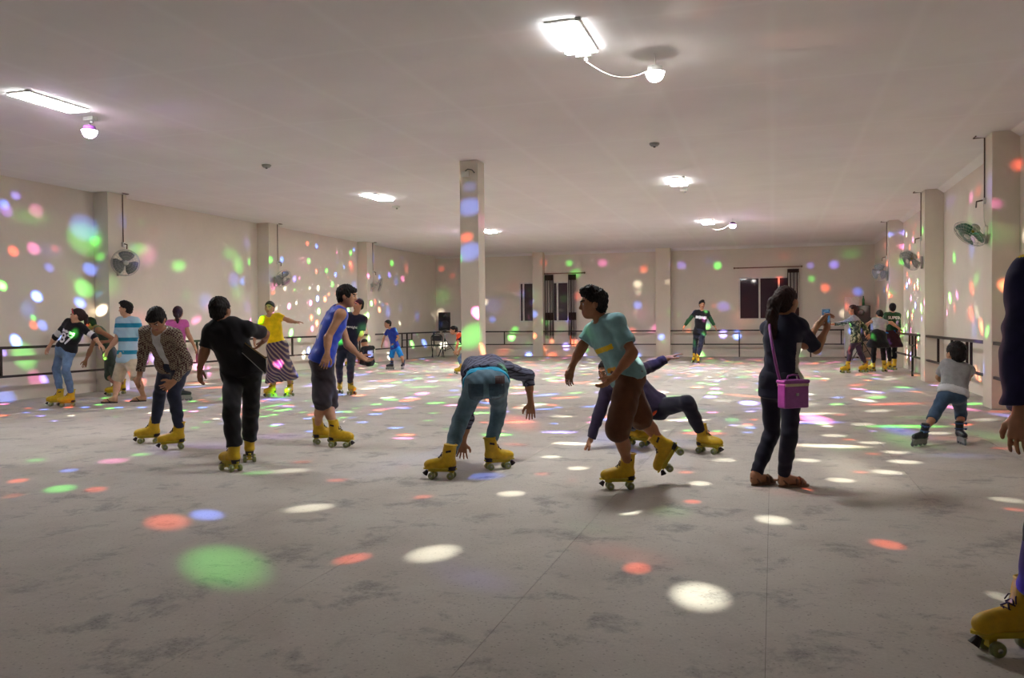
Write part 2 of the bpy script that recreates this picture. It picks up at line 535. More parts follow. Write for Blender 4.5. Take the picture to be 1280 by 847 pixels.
railing((-8.29, 30.66), (-4.05, 30.66), 'dark railing below the curtained far window behind the running boy', [(.25, 'short'), (.5, 'full'), (.76, 'short')])
railing((-3.53, 30.66), (2.93, 30.66), 'dark railing below the wide far window behind the far skater', [(.185, 'short'), (.372, 'full'), (.55, 'short'), (.74, 'full'), (.893, 'short')])
railing((gr, yb(2)+.51), (gr, 30.5), 'dark railing on the right wall farthest from the camera', [(.3, 'short'), (.6, 'full')])
railing((gr, yb(1)+.51), (gr, yb(2)), 'dark railing on the right wall that the girl in the pale top reaches', [(.8, 'short')], [(20.73-yb(1)-.51)/(BAY-.51)])
railing((gr, yb(0)+.51), (gr, yb(1)), 'dark railing on the right wall in front of the small child', [((17.65-yb(0)-.51)/4.99, 'short'), ((16.38-yb(0)-.51)/4.99, 'short'), ((15.17-yb(0)-.51)/4.99, 'full'), ((14.88-yb(0)-.51)/4.99, 'short')])
railing((gr, yb(-1)+.51), (gr, yb(0)), 'dark railing on the right wall nearest the camera beside the right edge person', [(.5, 'full')])

# ------------------------------------------------------------------ ceiling lights
mt, t, b = new_mat('lit diffuser')
b.inputs['Base Color'].default_value = (.9, .9, .9, 1)
b.inputs['Emission Color'].default_value = (.95, .98, .985, 1); b.inputs['Emission Strength'].default_value = PANEL_STRENGTH
M['diffuser'] = mt
def diffuser(k):
    m2 = M['diffuser'].copy(); m2.node_tree.nodes['Principled BSDF'].inputs['Emission Strength'].default_value = PANEL_STRENGTH*k
    return m2
LIGHTS = [(-1.755, 7.60, 'ceiling light panel nearest the camera, over the running boy', 1.0),
          (-8.05, 7.80, 'ceiling light panel at the left edge of the picture', 1.0),
          (-7.82, 15.85, 'ceiling light panel left of the middle column', 1.35),
          (-1.71, 16.05, 'ceiling light panel between the column and the right wall, middle row', 1.35),
          (-7.80, 22.8, 'small far ceiling light panel seen just right of the column top', 1.9),
          (-1.65, 22.9, 'far ceiling light panel beside the purple disco lamp', 1.9)]
for x, y, lab, k in LIGHTS:
    l = thing('ceiling_light', (x, y, H), lab, 'light', 'light panels on the ceiling')
    w, d = .155, .44
    MB().box((-w, -d, -.024), (w, d, 0)).build('housing', M['white_plastic'], l, bevel=.006)
    MB().box((-w+.006, -d+.006, -.030), (w-.006, d-.006, -.024)).build('diffuser', diffuser(k), l)
    for sy in (-1, 1):
        MB().box((sy*w*-1-.025, sy*d-.02, -.028), (sy*w*-1+.025, sy*d+.02, -.0)).build('end_clip', M['grey_plastic'], l)

# small wiring boxes on the ceiling
for u, v, lab in ((730, 66, 'white ceiling socket box beside the nearest light panel'), (113, 146, 'white ceiling socket box above the left disco lamp'),
                  (495, 257, 'tiny ceiling socket beside the light panel left of the column'), (855, 236, 'tiny ceiling socket beside the middle right light panel')):
    p = at(u, v, 2, H)
    o = thing('socket_box', (p[0], p[1], H), lab, 'socket', 'socket boxes on the ceiling')
    MB().box((-.075, -.05, -.05), (.075, .05, 0)).build('box', M['white_plastic'], o, bevel=.008)
    MB().lathe((.02, 0, -.05), (0, 0, -1), [(0, .022), (.03, .02)], 12).build('plug', M['grey_plastic'], o)
for u, v, lab in ((333, 206, 'small grey smoke detector on the ceiling, left half'), (818, 179, 'small grey smoke detector on the ceiling, right half')):
    p = at(u, v, 2, H)
    o = thing('smoke_detector', (p[0], p[1], H), lab, 'detector', 'smoke detectors')
    MB().lathe((0, 0, 0), (0, 0, -1), [(0, .075), (.02, .075), (.045, .05), (.05, .03)], 20).build('cover', M['grey_plastic'], o, True)
    MB().lathe((0, 0, -.05), (0, 0, -1), [(0, .02), (.012, .016)], 12).build('sensor', M['dark_plastic'], o)

# ------------------------------------------------------------------ disco lamps
def beam_light(name, pos, beams, vor, parent, power):
    """a point lamp whose light leaves in separate coloured beams.
    beams: (target point, colour, angular radius); vor: dict(scale, palette, gain, zmin, zmax) for the small beams"""
    ld = bpy.data.lights.new(name, 'POINT'); ld.energy = power; ld.shadow_soft_size = .012
    ld.use_nodes = True
    t = NT(ld.node_tree); t.n.clear()
    out = t.node('ShaderNodeOutputLight'); em = t.node('ShaderNodeEmission'); t.link(em.outputs[0], out.inputs[0])
    geo = t.node('ShaderNodeNewGeometry'); D = geo.outputs['Incoming']
    acc = None
    for tgt, c, ang, soft in beams:
        d = unit(np.asarray(tgt)-pos)
        dot = t.node('ShaderNodeVectorMath', operation='DOT_PRODUCT'); t.link(D, dot.inputs[0]); dot.inputs[1].default_value = tuple(d)
        mr = t.node('ShaderNodeMapRange', interpolation_type='SMOOTHSTEP'); t.link(dot.outputs['Value'], mr.inputs['Value'])
        mr.inputs['From Min'].default_value = math.cos(ang*(1+soft)); mr.inputs['From Max'].default_value = math.cos(ang*max(.05, 1-soft))
        ma = t.node('ShaderNodeVectorMath', operation='MULTIPLY_ADD'); t.link(mr.outputs[0], ma.inputs[0])
        ma.inputs[1].default_value = tuple(c)
        if acc is not None: t.link(acc, ma.inputs[2])
        else: ma.inputs[2].default_value = (0, 0, 0)
        acc = ma.outputs[0]
    sep = t.node('ShaderNodeSeparateXYZ'); t.link(D, sep.inputs[0])
    for vd in vor:
        off = t.node('ShaderNodeVectorMath', operation='ADD'); t.link(D, off.inputs[0]); off.inputs[1].default_value = vd['offset']
        vn = t.node('ShaderNodeTexVoronoi'); vn.inputs['Scale'].default_value = vd['scale']; vn.inputs['Randomness'].default_value = vd.get('rand', .8)
        t.link(off.outputs[0], vn.inputs['Vector'])
        sp = t.node('ShaderNodeMapRange', interpolation_type='SMOOTHSTEP'); t.link(vn.outputs['Distance'], sp.inputs['Value'])
        sp.inputs['From Min'].default_value = vd['r1']; sp.inputs['From Max'].default_value = vd['r0']
        s3 = t.node('ShaderNodeSeparateColor'); t.link(vn.outputs['Color'], s3.inputs[0])
        pal = ramp(t, s3.outputs[0], [(i/len(vd['palette']), c) for i, c in enumerate(vd['palette'])]+[(1, vd['palette'][-1])], 'CONSTANT')
        lo = t.node('ShaderNodeMapRange', interpolation_type='SMOOTHSTEP'); t.link(sep.outputs[2], lo.inputs['Value'])
        lo.inputs['From Min'].default_value = vd['zmin']-.05; lo.inputs['From Max'].default_value = vd['zmin']+.05
        hi = t.node('ShaderNodeMapRange', interpolation_type='SMOOTHSTEP'); t.link(sep.outputs[2], hi.inputs['Value'])
        hi.inputs['From Min'].default_value = vd['zmax']+.03; hi.inputs['From Max'].default_value = vd['zmax']-.03
        k1 = t.node('ShaderNodeMath', operation='MULTIPLY'); t.link(sp.outputs[0], k1.inputs[0]); t.link(lo.outputs[0], k1.inputs[1])
        k2 = t.node('ShaderNodeMath', operation='MULTIPLY'); t.link(k1.outputs[0], k2.inputs[0]); t.link(hi.outputs[0], k2.inputs[1])
        if 'ymin' in vd:
            ym = t.node('ShaderNodeMapRange', interpolation_type='SMOOTHSTEP'); t.link(sep.outputs[1], ym.inputs['Value'])
            ym.inputs['From Min'].default_value = vd['ymin']-.06; ym.inputs['From Max'].default_value = vd['ymin']+.06
            ky = t.node('ShaderNodeMath', operation='MULTIPLY'); t.link(k2.outputs[0], ky.inputs[0]); t.link(ym.outputs[0], ky.inputs[1]); k2 = ky
        if vd.get('flat'):     # lens throws more light into the shallow beams
            az = t.node('ShaderNodeMath', operation='ABSOLUTE'); t.link(sep.outputs[2], az.inputs[0])
            pw = t.node('ShaderNodeMath', operation='POWER'); t.link(az.outputs[0], pw.inputs[0]); pw.inputs[1].default_value = -2.4
            mn = t.node('ShaderNodeMath', operation='MINIMUM'); t.link(pw.outputs[0], mn.inputs[0]); mn.inputs[1].default_value = 6
            kf = t.node('ShaderNodeMath', operation='MULTIPLY'); t.link(k2.outputs[0], kf.inputs[0]); t.link(mn.outputs[0], kf.inputs[1]); k2 = kf
        k3 = t.node('ShaderNodeMath', operation='MULTIPLY'); t.link(k2.outputs[0], k3.inputs[0]); k3.inputs[1].default_value = vd['gain']
        ma = t.node('ShaderNodeVectorMath', operation='MULTIPLY_ADD'); t.link(pal, ma.inputs[0]); t.link(k3.outputs[0], ma.inputs[1])
        if acc is not None: t.link(acc, ma.inputs[2])
        acc = ma.outputs[0]
    t.link(acc, em.inputs['Color'])
    em.inputs['Strength'].default_value = 1.0
    o = bpy.data.objects.new(name, ld); COL.objects.link(o)
    o.parent = parent
    return o
W_, R_, G_, B_, P_ = (1.0, 1.0, .84), (1.0, .13, .05), (.16, 1.0, .14), (.14, .26, 1.0), (1.0, .22, .62)
PAL_W = [R_, (.12, 1, .1), (.1, .2, 1.0), (1, .2, .6), (.25, .2, 1.0), (.12, 1, .1), (1, .12, .06), (.1, .25, 1), (1.0, .9, .7)]
PAL = [R_, G_, B_, W_, P_, (.35, .3, 1.0), (.25, 1, .2), (1, .25, .1)]
def dome_mat(name, rgb, s):
    mt, t, b = new_mat(name)
    tr = t.node('ShaderNodeBsdfTransparent'); em = t.node('ShaderNodeEmission'); ad = t.node('ShaderNodeAddShader')
    em.inputs[0].default_value = (*rgb, 1); em.inputs[1].default_value = s
    t.link(tr.outputs[0], ad.inputs[0]); t.link(em.outputs[0], ad.inputs[1])
    t.link(ad.outputs[0], t.n['Material Output'].inputs['Surface'])
    return mt
SPOTS = {1: [], 2: []}
def spot(ball, u, v, c, hw, gain=1.0, soft=.75, plane=None):
    p = floor_pt(u, v) if plane is None else at(u, v, *plane)
    SPOTS[ball].append((p, c, hw, gain, soft))
for q in ((540,692,30,1.1),(875,746,36,1.3),(967,650,21,1),(384,635,23,.9),(785,640,15,1),(875,604,14,1),(1052,600,16,1.1),(1144,643,20,.7),(1262,625,17,.6),
          (1132,577,17,1),(1110,590,17,1),(1122,565,15,1),(1090,553,14,1),(1043,544,14,1),(1080,530,14,.9),(1173,541,14,.9),(1098,513,14,1),(1090,494,14,.9),
          (1233,524,14,.7),(638,617,17,1),(722,585,14,1),(688,571,13,1),(360,588,17,.7),(1258,748,15,.5),(820,505,13,.6),(905,500,14,.7),(1010,505,14,.8),
          (930,532,14,.7),(1010,575,15,.9),(700,520,14,.6),(640,490,14,.6),(905,575,16,.8),(1005,476,14,.6),(935,470,14,.5)):
    spot(1, q[0], q[1], W_, q[2], q[3]*1.15)
for q in ((437,699,19,1),(796,711,18,1),(1112,681,19,1),(866,627,11,.9),(857,590,10,.9),(677,592,10,.8),(527,621,12,.8),(512,584,15,.7),(1077,590,9,1),(1092,567,9,1),
          (1062,549,9,1),(1051,518,9,.9),(1071,497,9,.8),(1005,612,11,1.2),(1255,560,11,.7),(1271,637,10,.7),(419,600,11,.8),(375,577,10,.7),(930,480,9,.6),(780,560,9,.6),
          (990,555,9,.7),(1250,514,12,.9),(715,600,8,.4)):
    spot(1, q[0], q[1], R_, q[2], q[3])
for q in ((740,636,44,.16,.9),(320,591,17,.6,.5),(840,640,25,.12,.9),(1060,560,26,.15,.9)): spot(1, q[0], q[1], G_, q[2], q[3], q[4])
spot(1, 605, 595, B_, 24, .8); spot(1, 1130, 487, B_, 18, .7); spot(1, 560, 597, G_, 15, .7); spot(1, 830, 553, B_, 40, .3, .7)
for q in ((210,653,R_,27,.8,.75),(260,644,B_,20,1.3,.7),(282,707,G_,48,.5,.85),(75,611,G_,19,.8,.75),(22,601,R_,14,.9,.5),(120,612,R_,15,.7,.5),(86,588,B_,13,1,.5),(44,575,G_,12,.8,.75),
          (142,576,P_,18,.8,.75),(176,568,G_,11,.8,.75),(367,601,P_,8,.6,.5),(330,500,(.35,.25,1),40,.35,.8),(250,560,(.4,.25,1),60,.22,.9),(15,620,R_,14,.3,.5),(350,545,(.5,.2,1),30,.3,.7)):
    spot(2, *q)
for q in ((587,257,B_,13,.9),(587,313,B_,13,1.0),(590,418,G_,16,1.0),(587,232,B_,8,.3)): spot(1, *q[:5], .6, (1, 12.842))
for q in ((30,443,G_,17,.8),(105,359,G_,12,1.0),(53,405,B_,7,1.5),(42,405,R_,6,1.2),(42,309,P_,9,.9),(112,335,B_,9,1.4),(45,262,P_,10,.5),(105,297,G_,22,.5),(104,283,B_,18,.7),(8,497,B_,14,.9),(44,472,P_,11,.7),(8,262,(.5,.2,1),9,.6)):
    spot(2, *q[:5], .6, (0, XL))
LP = M['white_plastic']
M['cap_purple'] = mat_plain('purple plastic', (120, 60, 140), .4)
def disco(pos, label, glow, ball, vor, power, box=None, hang=.12, cap=None):
    pos = np.asarray(pos, float)
    o = thing('disco_lamp', (pos[0], pos[1], pos[2]), label, 'disco lamp', 'rotating disco lamps under the ceiling')
    R = .088
    prof = [(R*math.sin(a), R*math.cos(a)) for a in np.linspace(0, math.pi/2*.97, 9)]
    MB().lathe((0, 0, 0), (0, 0, -1), prof, 24).build('dome', dome_mat('lit dome', glow, 9.0), o, True)
    MB().lathe((0, 0, .012), (0, 0, 1), [(0, .078), (.05, .07), (.06, .03)], 20).build('base', cap or LP, o, True)
    MB().lathe((0, 0, .004), (0, 0, 1), [(0, .1), (.006, .1)], 24).build('rim', LP, o)
    if box is None:
        top = np.array([0, 0, H-pos[2]-(.083 if ball == 2 else 0)])
        cable = [np.array([0, 0, .07]), np.array([.015, 0, .5*(.07+top[2])]), top]
    else:
        bx = np.asarray(box)-pos
        cable = [np.array([0, 0, .06])]
        for f in np.linspace(.1, .9, 7):
            q = bx*f; q[2] = bx[2]*f-.13*math.sin(math.pi*f)+.06*(1-f); cable.append(q)
        cable.append(bx)
    MB().tube(cable, .0045, 6).build('cable', M['white_wire'] if box is not None else M['dark_plastic'], o, True)
    if box is not None:
        MB().tube([(0, 0, .07), (0, 0, H-pos[2])], .008, 6).build('hanger_rod', LP, o)
    beams = []
    for p, c, hw, g, soft in SPOTS.get(ball, []):
        dist = np.linalg.norm(p-pos)
        rad = hw*depth_of(p)/F_PX
        beams.append((p, tuple(np.asarray(c)*g*(dist/4.2)**2), rad/dist*.70, soft))
    l = beam_light('disco_beams', pos, beams, vor, o, power)
    l.location = (0, 0, -.02)
def V(scale, gain, zmin, zmax, r0=.10, r1=.30, pal=PAL, off=(0,0,0), rand=.75, **kw):
    return dict(**kw, scale=scale, gain=gain, zmin=zmin, zmax=zmax, r0=r0, r1=r1, palette=pal, offset=off, rand=rand)
RED_GLOW = [(1,.35,.25),(1,.8,.7),(.9,.5,.4),(1,.4,.3)]; PURPLE_GLOW = [(.6,.3,1),(.9,.4,1),(.3,.5,1),(1,.4,.9)]
disco((-1.10, 8.36, 3.74), 'white glowing disco lamp nearest the camera, wired to a light panel', (1, .93, .86), 1,
      [V(13, 4.0, -.27, -.01, .04, .29, off=(.31,.12,.05), pal=PAL_W), V(13, 3.4, -.93, -.27, .04, .27, off=(.9,.3,.1), ymin=.40, flat=1), V(4, .035, .03, .22, .1, .7, pal=RED_GLOW)], BEAM, box=(at(730, 66, 2, H)+np.array([.02, 0, -.086])))
disco((-8.20, 8.55, 3.75), 'purple disco lamp hanging at the left, below a socket box', (.95, .7, 1), 2,
      [V(12, 3.6, -.40, -.02, .04, .28, off=(.7,.4,.2), pal=PAL_W), V(14, 7, -.93, -.30, .04, .29, off=(.2,.8,.4), ymin=.02, flat=1, pal=PAL_W), V(4, .035, .03, .22, .1, .7, pal=PURPLE_GLOW)], BEAM, cap=M['cap_purple'])
disco((-.98, 22.45, 3.76), 'purple disco lamp far off near the wide window wall', (.95, .65, 1), 3,
      [V(12, 4.2, -.34, -.01, .04, .29, off=(.2,.9,.5), pal=PAL_W), V(14, 4.4, -1.1, -.30, .04, .30, off=(.4,.1,.7), flat=1), V(4, .035, .03, .22, .1, .7, pal=PURPLE_GLOW)], BEAM, box=(at(885, 283, 2, H)+np.array([0, 0, -.002])), cap=M['cap_purple'])
disco((-8.35, 22.6, 3.74), 'disco lamp hidden behind the top of the middle column', (.95, .7, 1), 4,
      [V(12, 4.2, -.34, -.01, .04, .29, off=(.5,.1,.9), pal=PAL_W), V(14, 4.4, -1.1, -.30, .04, .30, off=(.8,.6,.3), flat=1), V(4, .035, .03, .22, .1, .7, pal=PURPLE_GLOW)], BEAM)

# ------------------------------------------------------------------ wall fans with their wiring
M['cage'] = mat_plain('fan cage wire', (176, 174, 168), .35, .6)
M['blade'] = mat_plain('grey fan blade', (120, 124, 120), .4)
M['blade_green'] = mat_plain('green fan blade', (70, 110, 96), .4)
M['motor'] = mat_plain('fan motor cover', (190, 186, 176), .45)
def wall_fan(mount, side, facing, label, blade, size=.22, gold=False, wire=''):
    """mount: point on the pilaster face; side: +1 room is toward +x"""
    mount = np.asarray(mount, float); f = unit(facing)
    o = thing('wall_fan', mount, label, 'fan', 'fans on the pilasters')
    s = np.array([side, 0, 0.]); z = np.array([0, 0, 1.])
    MB().obox(s*.02, s*.02, np.array([0, .055, 0]), z*.13).build('mount_plate', M['motor'], o, bevel=.012)
    knee = s*.13+z*.05
    MB().tube([s*.03-z*.02, s*.09-z*.0, knee], [.03, .028, .026], 10).build('arm', M['motor'], o, True)
    c = knee+z*.09+f*.17
    MB().lathe(c-f*.17, f, [(0, .03), (.02, .065), (.09, .07), (.11, .05)], 20).build('motor_housing', M['motor'], o, True)
    if gold: MB().lathe(c-f*.06, f, [(0, .03), (.02, .03)], 14).build('badge', mat_plain('gold badge', (190, 160, 40), .4), o)
    a = unit(np.cross(f, z)); b = np.cross(f, a)
    def ring(r, h, rad, n=36): return [c+f*h+r*(a*math.cos(2*math.pi*k/n)+b*math.sin(2*math.pi*k/n)) for k in range(n)], rad
    cg = MB()
    for r, h, rad in ((size, 0, .006), (size*.93, .035, .0025), (size*.72, .055, .0022), (size*.5, .062, .0022), (size*.28, .066, .003), (size*.93, -.035, .0025), (size*.6, -.055, .0025)):
        p, rr = ring(r, h, rad); cg.tube(p, rr, 5, closed=True)
    for k in range(28):
        e = a*math.cos(2*math.pi*k/28)+b*math.sin(2*math.pi*k/28)
        cg.tube([c+f*.066+e*size*.2, c+f*.055+e*size*.72, c+f*.033+e*size*.94, c+e*size], .0018, 4)
        if k % 2 == 0: cg.tube([c-f*.055+e*size*.25, c-f*.05+e*size*.7, c+e*size], .0018, 4)
    cg.build('cage', M['cage'], o, True)
    MB().lathe(c+f*.05, f, [(0, size*.2), (.012, size*.2), (.018, size*.1)], 20).build('badge_disc', M['motor'], o, True)
    MB().lathe(c-f*.02, f, [(0, .035), (.05, .03)], 14).build('hub', blade, o, True)
    for k in range(3):
        an = 2*math.pi*k/3+.4
        pts = []; n = 9
        for i in range(n):
            r = size*(.15+.75*i/(n-1)); wdt = .62+.26*math.sin(math.pi*min(1, .15+i/(n-1)*.75))
            row = []
            for j in range(5):
                q = an+(j/4-.5)*wdt*2; tw = (j/4-.5)*.045
                row.append(c+r*(a*math.cos(q)+b*math.sin(q))+f*tw)
            pts += row
        fc = [(i*5+j, i*5+j+1, (i+1)*5+j+1, (i+1)*5+j) for i in range(n-1) for j in range(4)]
        m2 = MB(); m2.quadset(pts, fc)
        bl = m2.build('blade', blade, o, True)
        sd = bl.modifiers.new('thickness', 'SOLIDIFY'); sd.thickness = .004
    # wiring from the ceiling
    w = thing('fan_wiring', (mount[0], mount[1], H), 'thin cable and switch above the '+wire, 'cable', 'cables feeding the wall fans')
    dz = mount[2]+.55-H
    MB().tube([(s[0]*.16, -.05, -.006), (s[0]*.16, .12, -.006), (s[0]*.012, .12, -.006), (s[0]*.012, .12, dz)], .009, 6).build('cable', M['wire'], w)
    MB().box((min(0, s[0]*.035), .08, dz-.09), (max(0, s[0]*.035), .16, dz)).build('switch', M['white_plastic'], w, bevel=.006)
    MB().tube([(s[0]*.03, .12, dz-.03), (s[0]*.12, .10, dz-.05), (s[0]*.13, .08, dz-.14)], .011, 6).build('plug_lead', M['wire'], w, True)
    MB().tube([(s[0]*.015, .15, dz-.08), (s[0]*.012, .14, dz-.3), (s[0]*.02, .0, mount[2]-H+.1)], .005, 6).build('flex', M['white_wire'], w, True)
wall_fan((PXL, yb(0)+.27, 2.42), 1, (.75, -.62, -.12), 'wall fan with pinkish glow on the left wall nearest the camera', M['blade'], .26, wire='fan on the nearest left pilaster')
wall_fan((PXL, yb(1)+.27, 2.42), 1, (.72, -.25, -.35), 'grey wall fan on the left wall above the woman in yellow', M['blade'], .24, wire='fan over the woman in yellow')
wall_fan((PXL, yb(2)+.27, 2.46), 1, (.88, .35, -.25), 'edge-on wall fan on the left wall farthest from the camera', M['blade'], .24, wire='farthest fan of the left wall')
wall_fan((PXR, yb(0)+.27, 2.50), -1, (-.62, -.28, -.70), 'tilted wall fan with green blades on the right wall nearest the camera', M['blade_green'], .24, True, 'green-bladed fan on the right wall')
wall_fan((PXR, yb(1)+.27, 2.46), -1, (-.72, -.45, -.5), 'tilted wall fan on the second pilaster of the right wall', M['blade'], .24, True, 'second fan of the right wall')
wall_fan((PXR, yb(2)+.27, 2.46), -1, (-.55, -.8, -.2), 'pink-lit wall fan on the right wall farthest from the camera', M['blade'], .24, wire='farthest fan of the right wall')

# socket on the column
o = thing('wall_socket', (-4.76, 12.842, H-.22), 'small white socket with black lead near the column top', 'socket')
MB().box((-.065, -.03, -.045), (.065, 0, .045)).build('box', M['white_plastic'], o, bevel=.006)
MB().tube([(.0, -.02, .045), (.05, -.03, .075), (.12, -.02, .06), (.16, -.01, .01)], .008, 6).build('lead', M['dark_plastic'], o, True)

# ------------------------------------------------------------------ curtains
def mat_curtain():
    mt, t, b = new_mat('striped curtain')
    co = obj_coord(t); sep = t.node('ShaderNodeSeparateXYZ'); t.link(co, sep.inputs[0])
    s = t.node('ShaderNodeMath', operation='MULTIPLY'); t.link(sep.outputs[0], s.inputs[0]); s.inputs[1].default_value = 9.5
    f = t.node('ShaderNodeMath', operation='FRACT'); t.link(s.outputs[0], f.inputs[0])
    st = ramp(t, f.outputs[0], [(0, lin((58, 42, 44))), (.22, lin((206, 198, 190))), (.55, lin((54, 42, 46))), (.68, lin((196, 186, 180))), (.88, lin((52, 38, 42)))], 'CONSTANT')
    z = ramp(t, sep.outputs[2], [(0, (0,0,0)), (1, (1,1,1))])
    zz = t.node('ShaderNodeMapRange'); t.link(sep.outputs[2], zz.inputs[0]); zz.inputs['From Max'].default_value = 2.4
    bands = ramp(t, zz.outputs[0], [(0, (0,0,0)), (.24, (1,1,1)), (.36, (0,0,0)), (.87, (1,1,1))], 'CONSTANT')
    mx = t.node('ShaderNodeMix', data_type='RGBA'); t.link(bands, mx.inputs['Factor']); t.link(st, mx.inputs[6]); mx.inputs[7].default_value = (*lin((64, 40, 34)), 1)
    t.link(mx.outputs[2], b.inputs['Base Color']); b.inputs['Roughness'].default_value = .9
    return mt
M['curtain'] = mat_curtain()
M['rod'] = mat_plain('wood curtain rod', (120, 78, 56), .5)
def curtain(x0, x1, z0, z1, label, group=None):
    o = thing('curtain', (x0, YF-.10, z0), label, 'curtain', group)
    n = 48; P = []; w = x1-x0
    for j in (0, .5, 1):
        for i in range(n+1):
            s = i/n
            P.append((s*w, .035*math.sin(s*math.pi*2*5)*(1.1-.3*j), j*(z1-z0)))
    fc = [(j*(n+1)+i, j*(n+1)+i+1, (j+1)*(n+1)+i+1, (j+1)*(n+1)+i) for j in range(2) for i in range(n)]
    m2 = MB(); m2.quadset(P, fc)
    c = m2.build('cloth', M['curtain'], o, True); sd = c.modifiers.new('thickness', 'SOLIDIFY'); sd.thickness = .006
    fr = MB()
    for i in range(14):
        xx = w*(i+.5)/14; fr.tube([(xx, 0, 0), (xx+.01, 0, -.12)], .008, 4)
    fr.build('fringe', M['curtain'], o)
    return o
curtain(-8.28, -7.94, .78, 3.085, 'striped curtain at the left side of the narrow far window')
curtain(-7.36, -7.06, .78, 3.085, 'striped curtain at the right side of the narrow far window')
curtain(.50, .88, .85, 3.07, 'dark-topped curtain drawn to the right of the wide far window')
def rod(x0, x1, z, label):
    o = thing('curtain_rod', (x0, YF-.10, z), label, 'curtain rod')
    MB().tube([(0, 0, 0), (x1-x0, 0, 0)], .018, 8).build('rod', M['rod'], o)
    for xx in (-.02, x1-x0+.02):
        MB().lathe((xx-.03, 0, 0), (1, 0, 0), [(0, .01), (.02, .035), (.04, .035), (.06, .01)], 12).build('finial', M['rod'], o, True)
    for xx in (.1, x1-x0-.1): MB().box((xx-.015, 0, -.02), (xx+.015, .10, .02)).build('bracket', M['rod'], o)
rod(-8.27, -6.75, 3.13, 'thin curtain rod over the narrow far window')
rod(-1.28, .95, 3.15, 'thin curtain rod over the wide far window')

# ------------------------------------------------------------------ loudspeakers and odds and ends at the far end
M['spk'] = mat_plain('black speaker cabinet', (26, 22, 24), .6)
M['grille'] = mat_plain('black speaker grille', (34, 30, 31), .7, .2, .5, 300)
def speaker(c, w, d, h, facing, label):
    """c: centre of the bottom"""
    o = thing('loudspeaker', c, label, 'speaker', 'loudspeakers at the far end')
    o.rotation_euler.z = math.atan2(facing[1], facing[0])+math.pi/2       # local -y is the front
    m2 = MB()
    m2.quadset([(-w/2,-d/2,0),(w/2,-d/2,0),(w*.36,d/2,0),(-w*.36,d/2,0),(-w/2,-d/2,h),(w/2,-d/2,h),(w*.36,d/2,h),(-w*.36,d/2,h)], [(0,3,2,1),(4,5,6,7),(0,1,5,4),(1,2,6,5),(2,3,7,6),(3,0,4,7)])
    m2.build('cabinet', M['spk'], o, bevel=.015)
    MB().box((-w*.44, -d/2-.012, h*.04), (w*.44, -d/2, h*.96)).build('grille', M['grille'], o, bevel=.006)
    MB().lathe((0, -d/2-.012, h*.32), (0, -1, 0), [(0, w*.38), (.006, w*.38), (.008, w*.3), (.004, w*.12)], 24).build('woofer', M['dark_plastic'], o, True)
    MB().lathe((0, -d/2-.012, h*.8), (0, -1, 0), [(0, w*.2), (.006, w*.2), (.005, w*.08)], 20).build('tweeter', M['dark_plastic'], o, True)
    for sx in (-1, 1): MB().box((sx*w*.43-.012, -.06, h*.6), (sx*w*.43+.03*sx, .06, h*.66)).build('handle', M['dark_plastic'], o)
    return o
def stand(p, h, label, spread=.5):
    o = thing('speaker_stand', (p[0], p[1], 0), label, 'speaker stand', 'tripod speaker stands')
    MB().tube([(0,0,.2), (0,0,h)], .018, 10).build('pole', M['dark_plastic'], o)
    MB().lathe((0,0,min(.62,h-.12)), (0,0,1), [(0,.03),(.08,.03)], 12).build('collar', M['dark_plastic'], o)
    MB().lathe((0,0,h-.02), (0,0,1), [(0,.06),(.02,.06)], 16).build('top_plate', M['dark_plastic'], o)
    for k in range(3):
        a = 2*math.pi*k/3+.35
        e = np.array([math.cos(a), math.sin(a), 0])
        lg = MB().tube([e*.03+np.array([0,0,min(.64,h-.06)]), e*spread+np.array([0,0,.015])], .013, 8).build('leg', M['dark_plastic'], o)
        MB().tube([np.array([0,0,.24]), e*spread*.5+np.array([0,0,.33])], .009, 6).build('brace', M['dark_plastic'], o)
ps = at(556, 414, 1, 29.95)
stand((ps[0], 29.95), 1.0, 'black tripod stand under the loudspeaker in the left far corner')
speaker((ps[0], 29.95, 1.0), .46, .36, .70, (.35, -1), 'black loudspeaker on a tripod in the left far corner')
pr = at(1084, 400, 1, 28.2)-np.array([.14, 0, 0])
stand((pr[0], 28.2), .62, 'black tripod stand under the big loudspeaker in the right far corner', .36)
sp2 = speaker((pr[0], 28.2, .62), .55, .42, 1.10, (-.3, -1), 'big black loudspeaker in the right far corner behind the three girls')
o = thing('bottle', (pr[0]+.03, 28.2, 1.72), 'green bottle standing on the big right loudspeaker', 'bottle')
MB().lathe((0,0,0), (0,0,1), [(0,.04),(.18,.04),(.24,.018),(.30,.016)], 16).build('body', mat_plain('green glass', (60, 110, 70), .15), o, True)
MB().lathe((0,0,.30), (0,0,1), [(0,.018),(.03,.018)], 12).build('cap', M['white_plastic'], o, True)
cp = at(1065, 400, 1, 30.2)
o = thing('cabinet', (cp[0], 30.32, 0), 'tall white cabinet standing beside the big right loudspeaker', 'cabinet')
MB().box((-.22,-.22,.05), (.22,.22,2.04)).build('body', M['white_plastic'], o, bevel=.01)
MB().box((-.21,-.24,.08), (.21,-.222,1.2)).build('door', M['white_plastic'], o, bevel=.006)
MB().box((-.21,-.24,1.22), (.21,-.222,2.02)).build('door', M['white_plastic'], o, bevel=.006)
for z in (1.0, 1.3): MB().box((.15,-.265,z), (.175,-.24,z+.14)).build('handle', M['chrome'], o)
for sx in (-1, 1):
    for sy in (-1, 1): MB().box((sx*.18-.02, sy*.18-.02, 0), (sx*.18+.02, sy*.18+.02, .05)).build('foot', M['dark_plastic'], o)
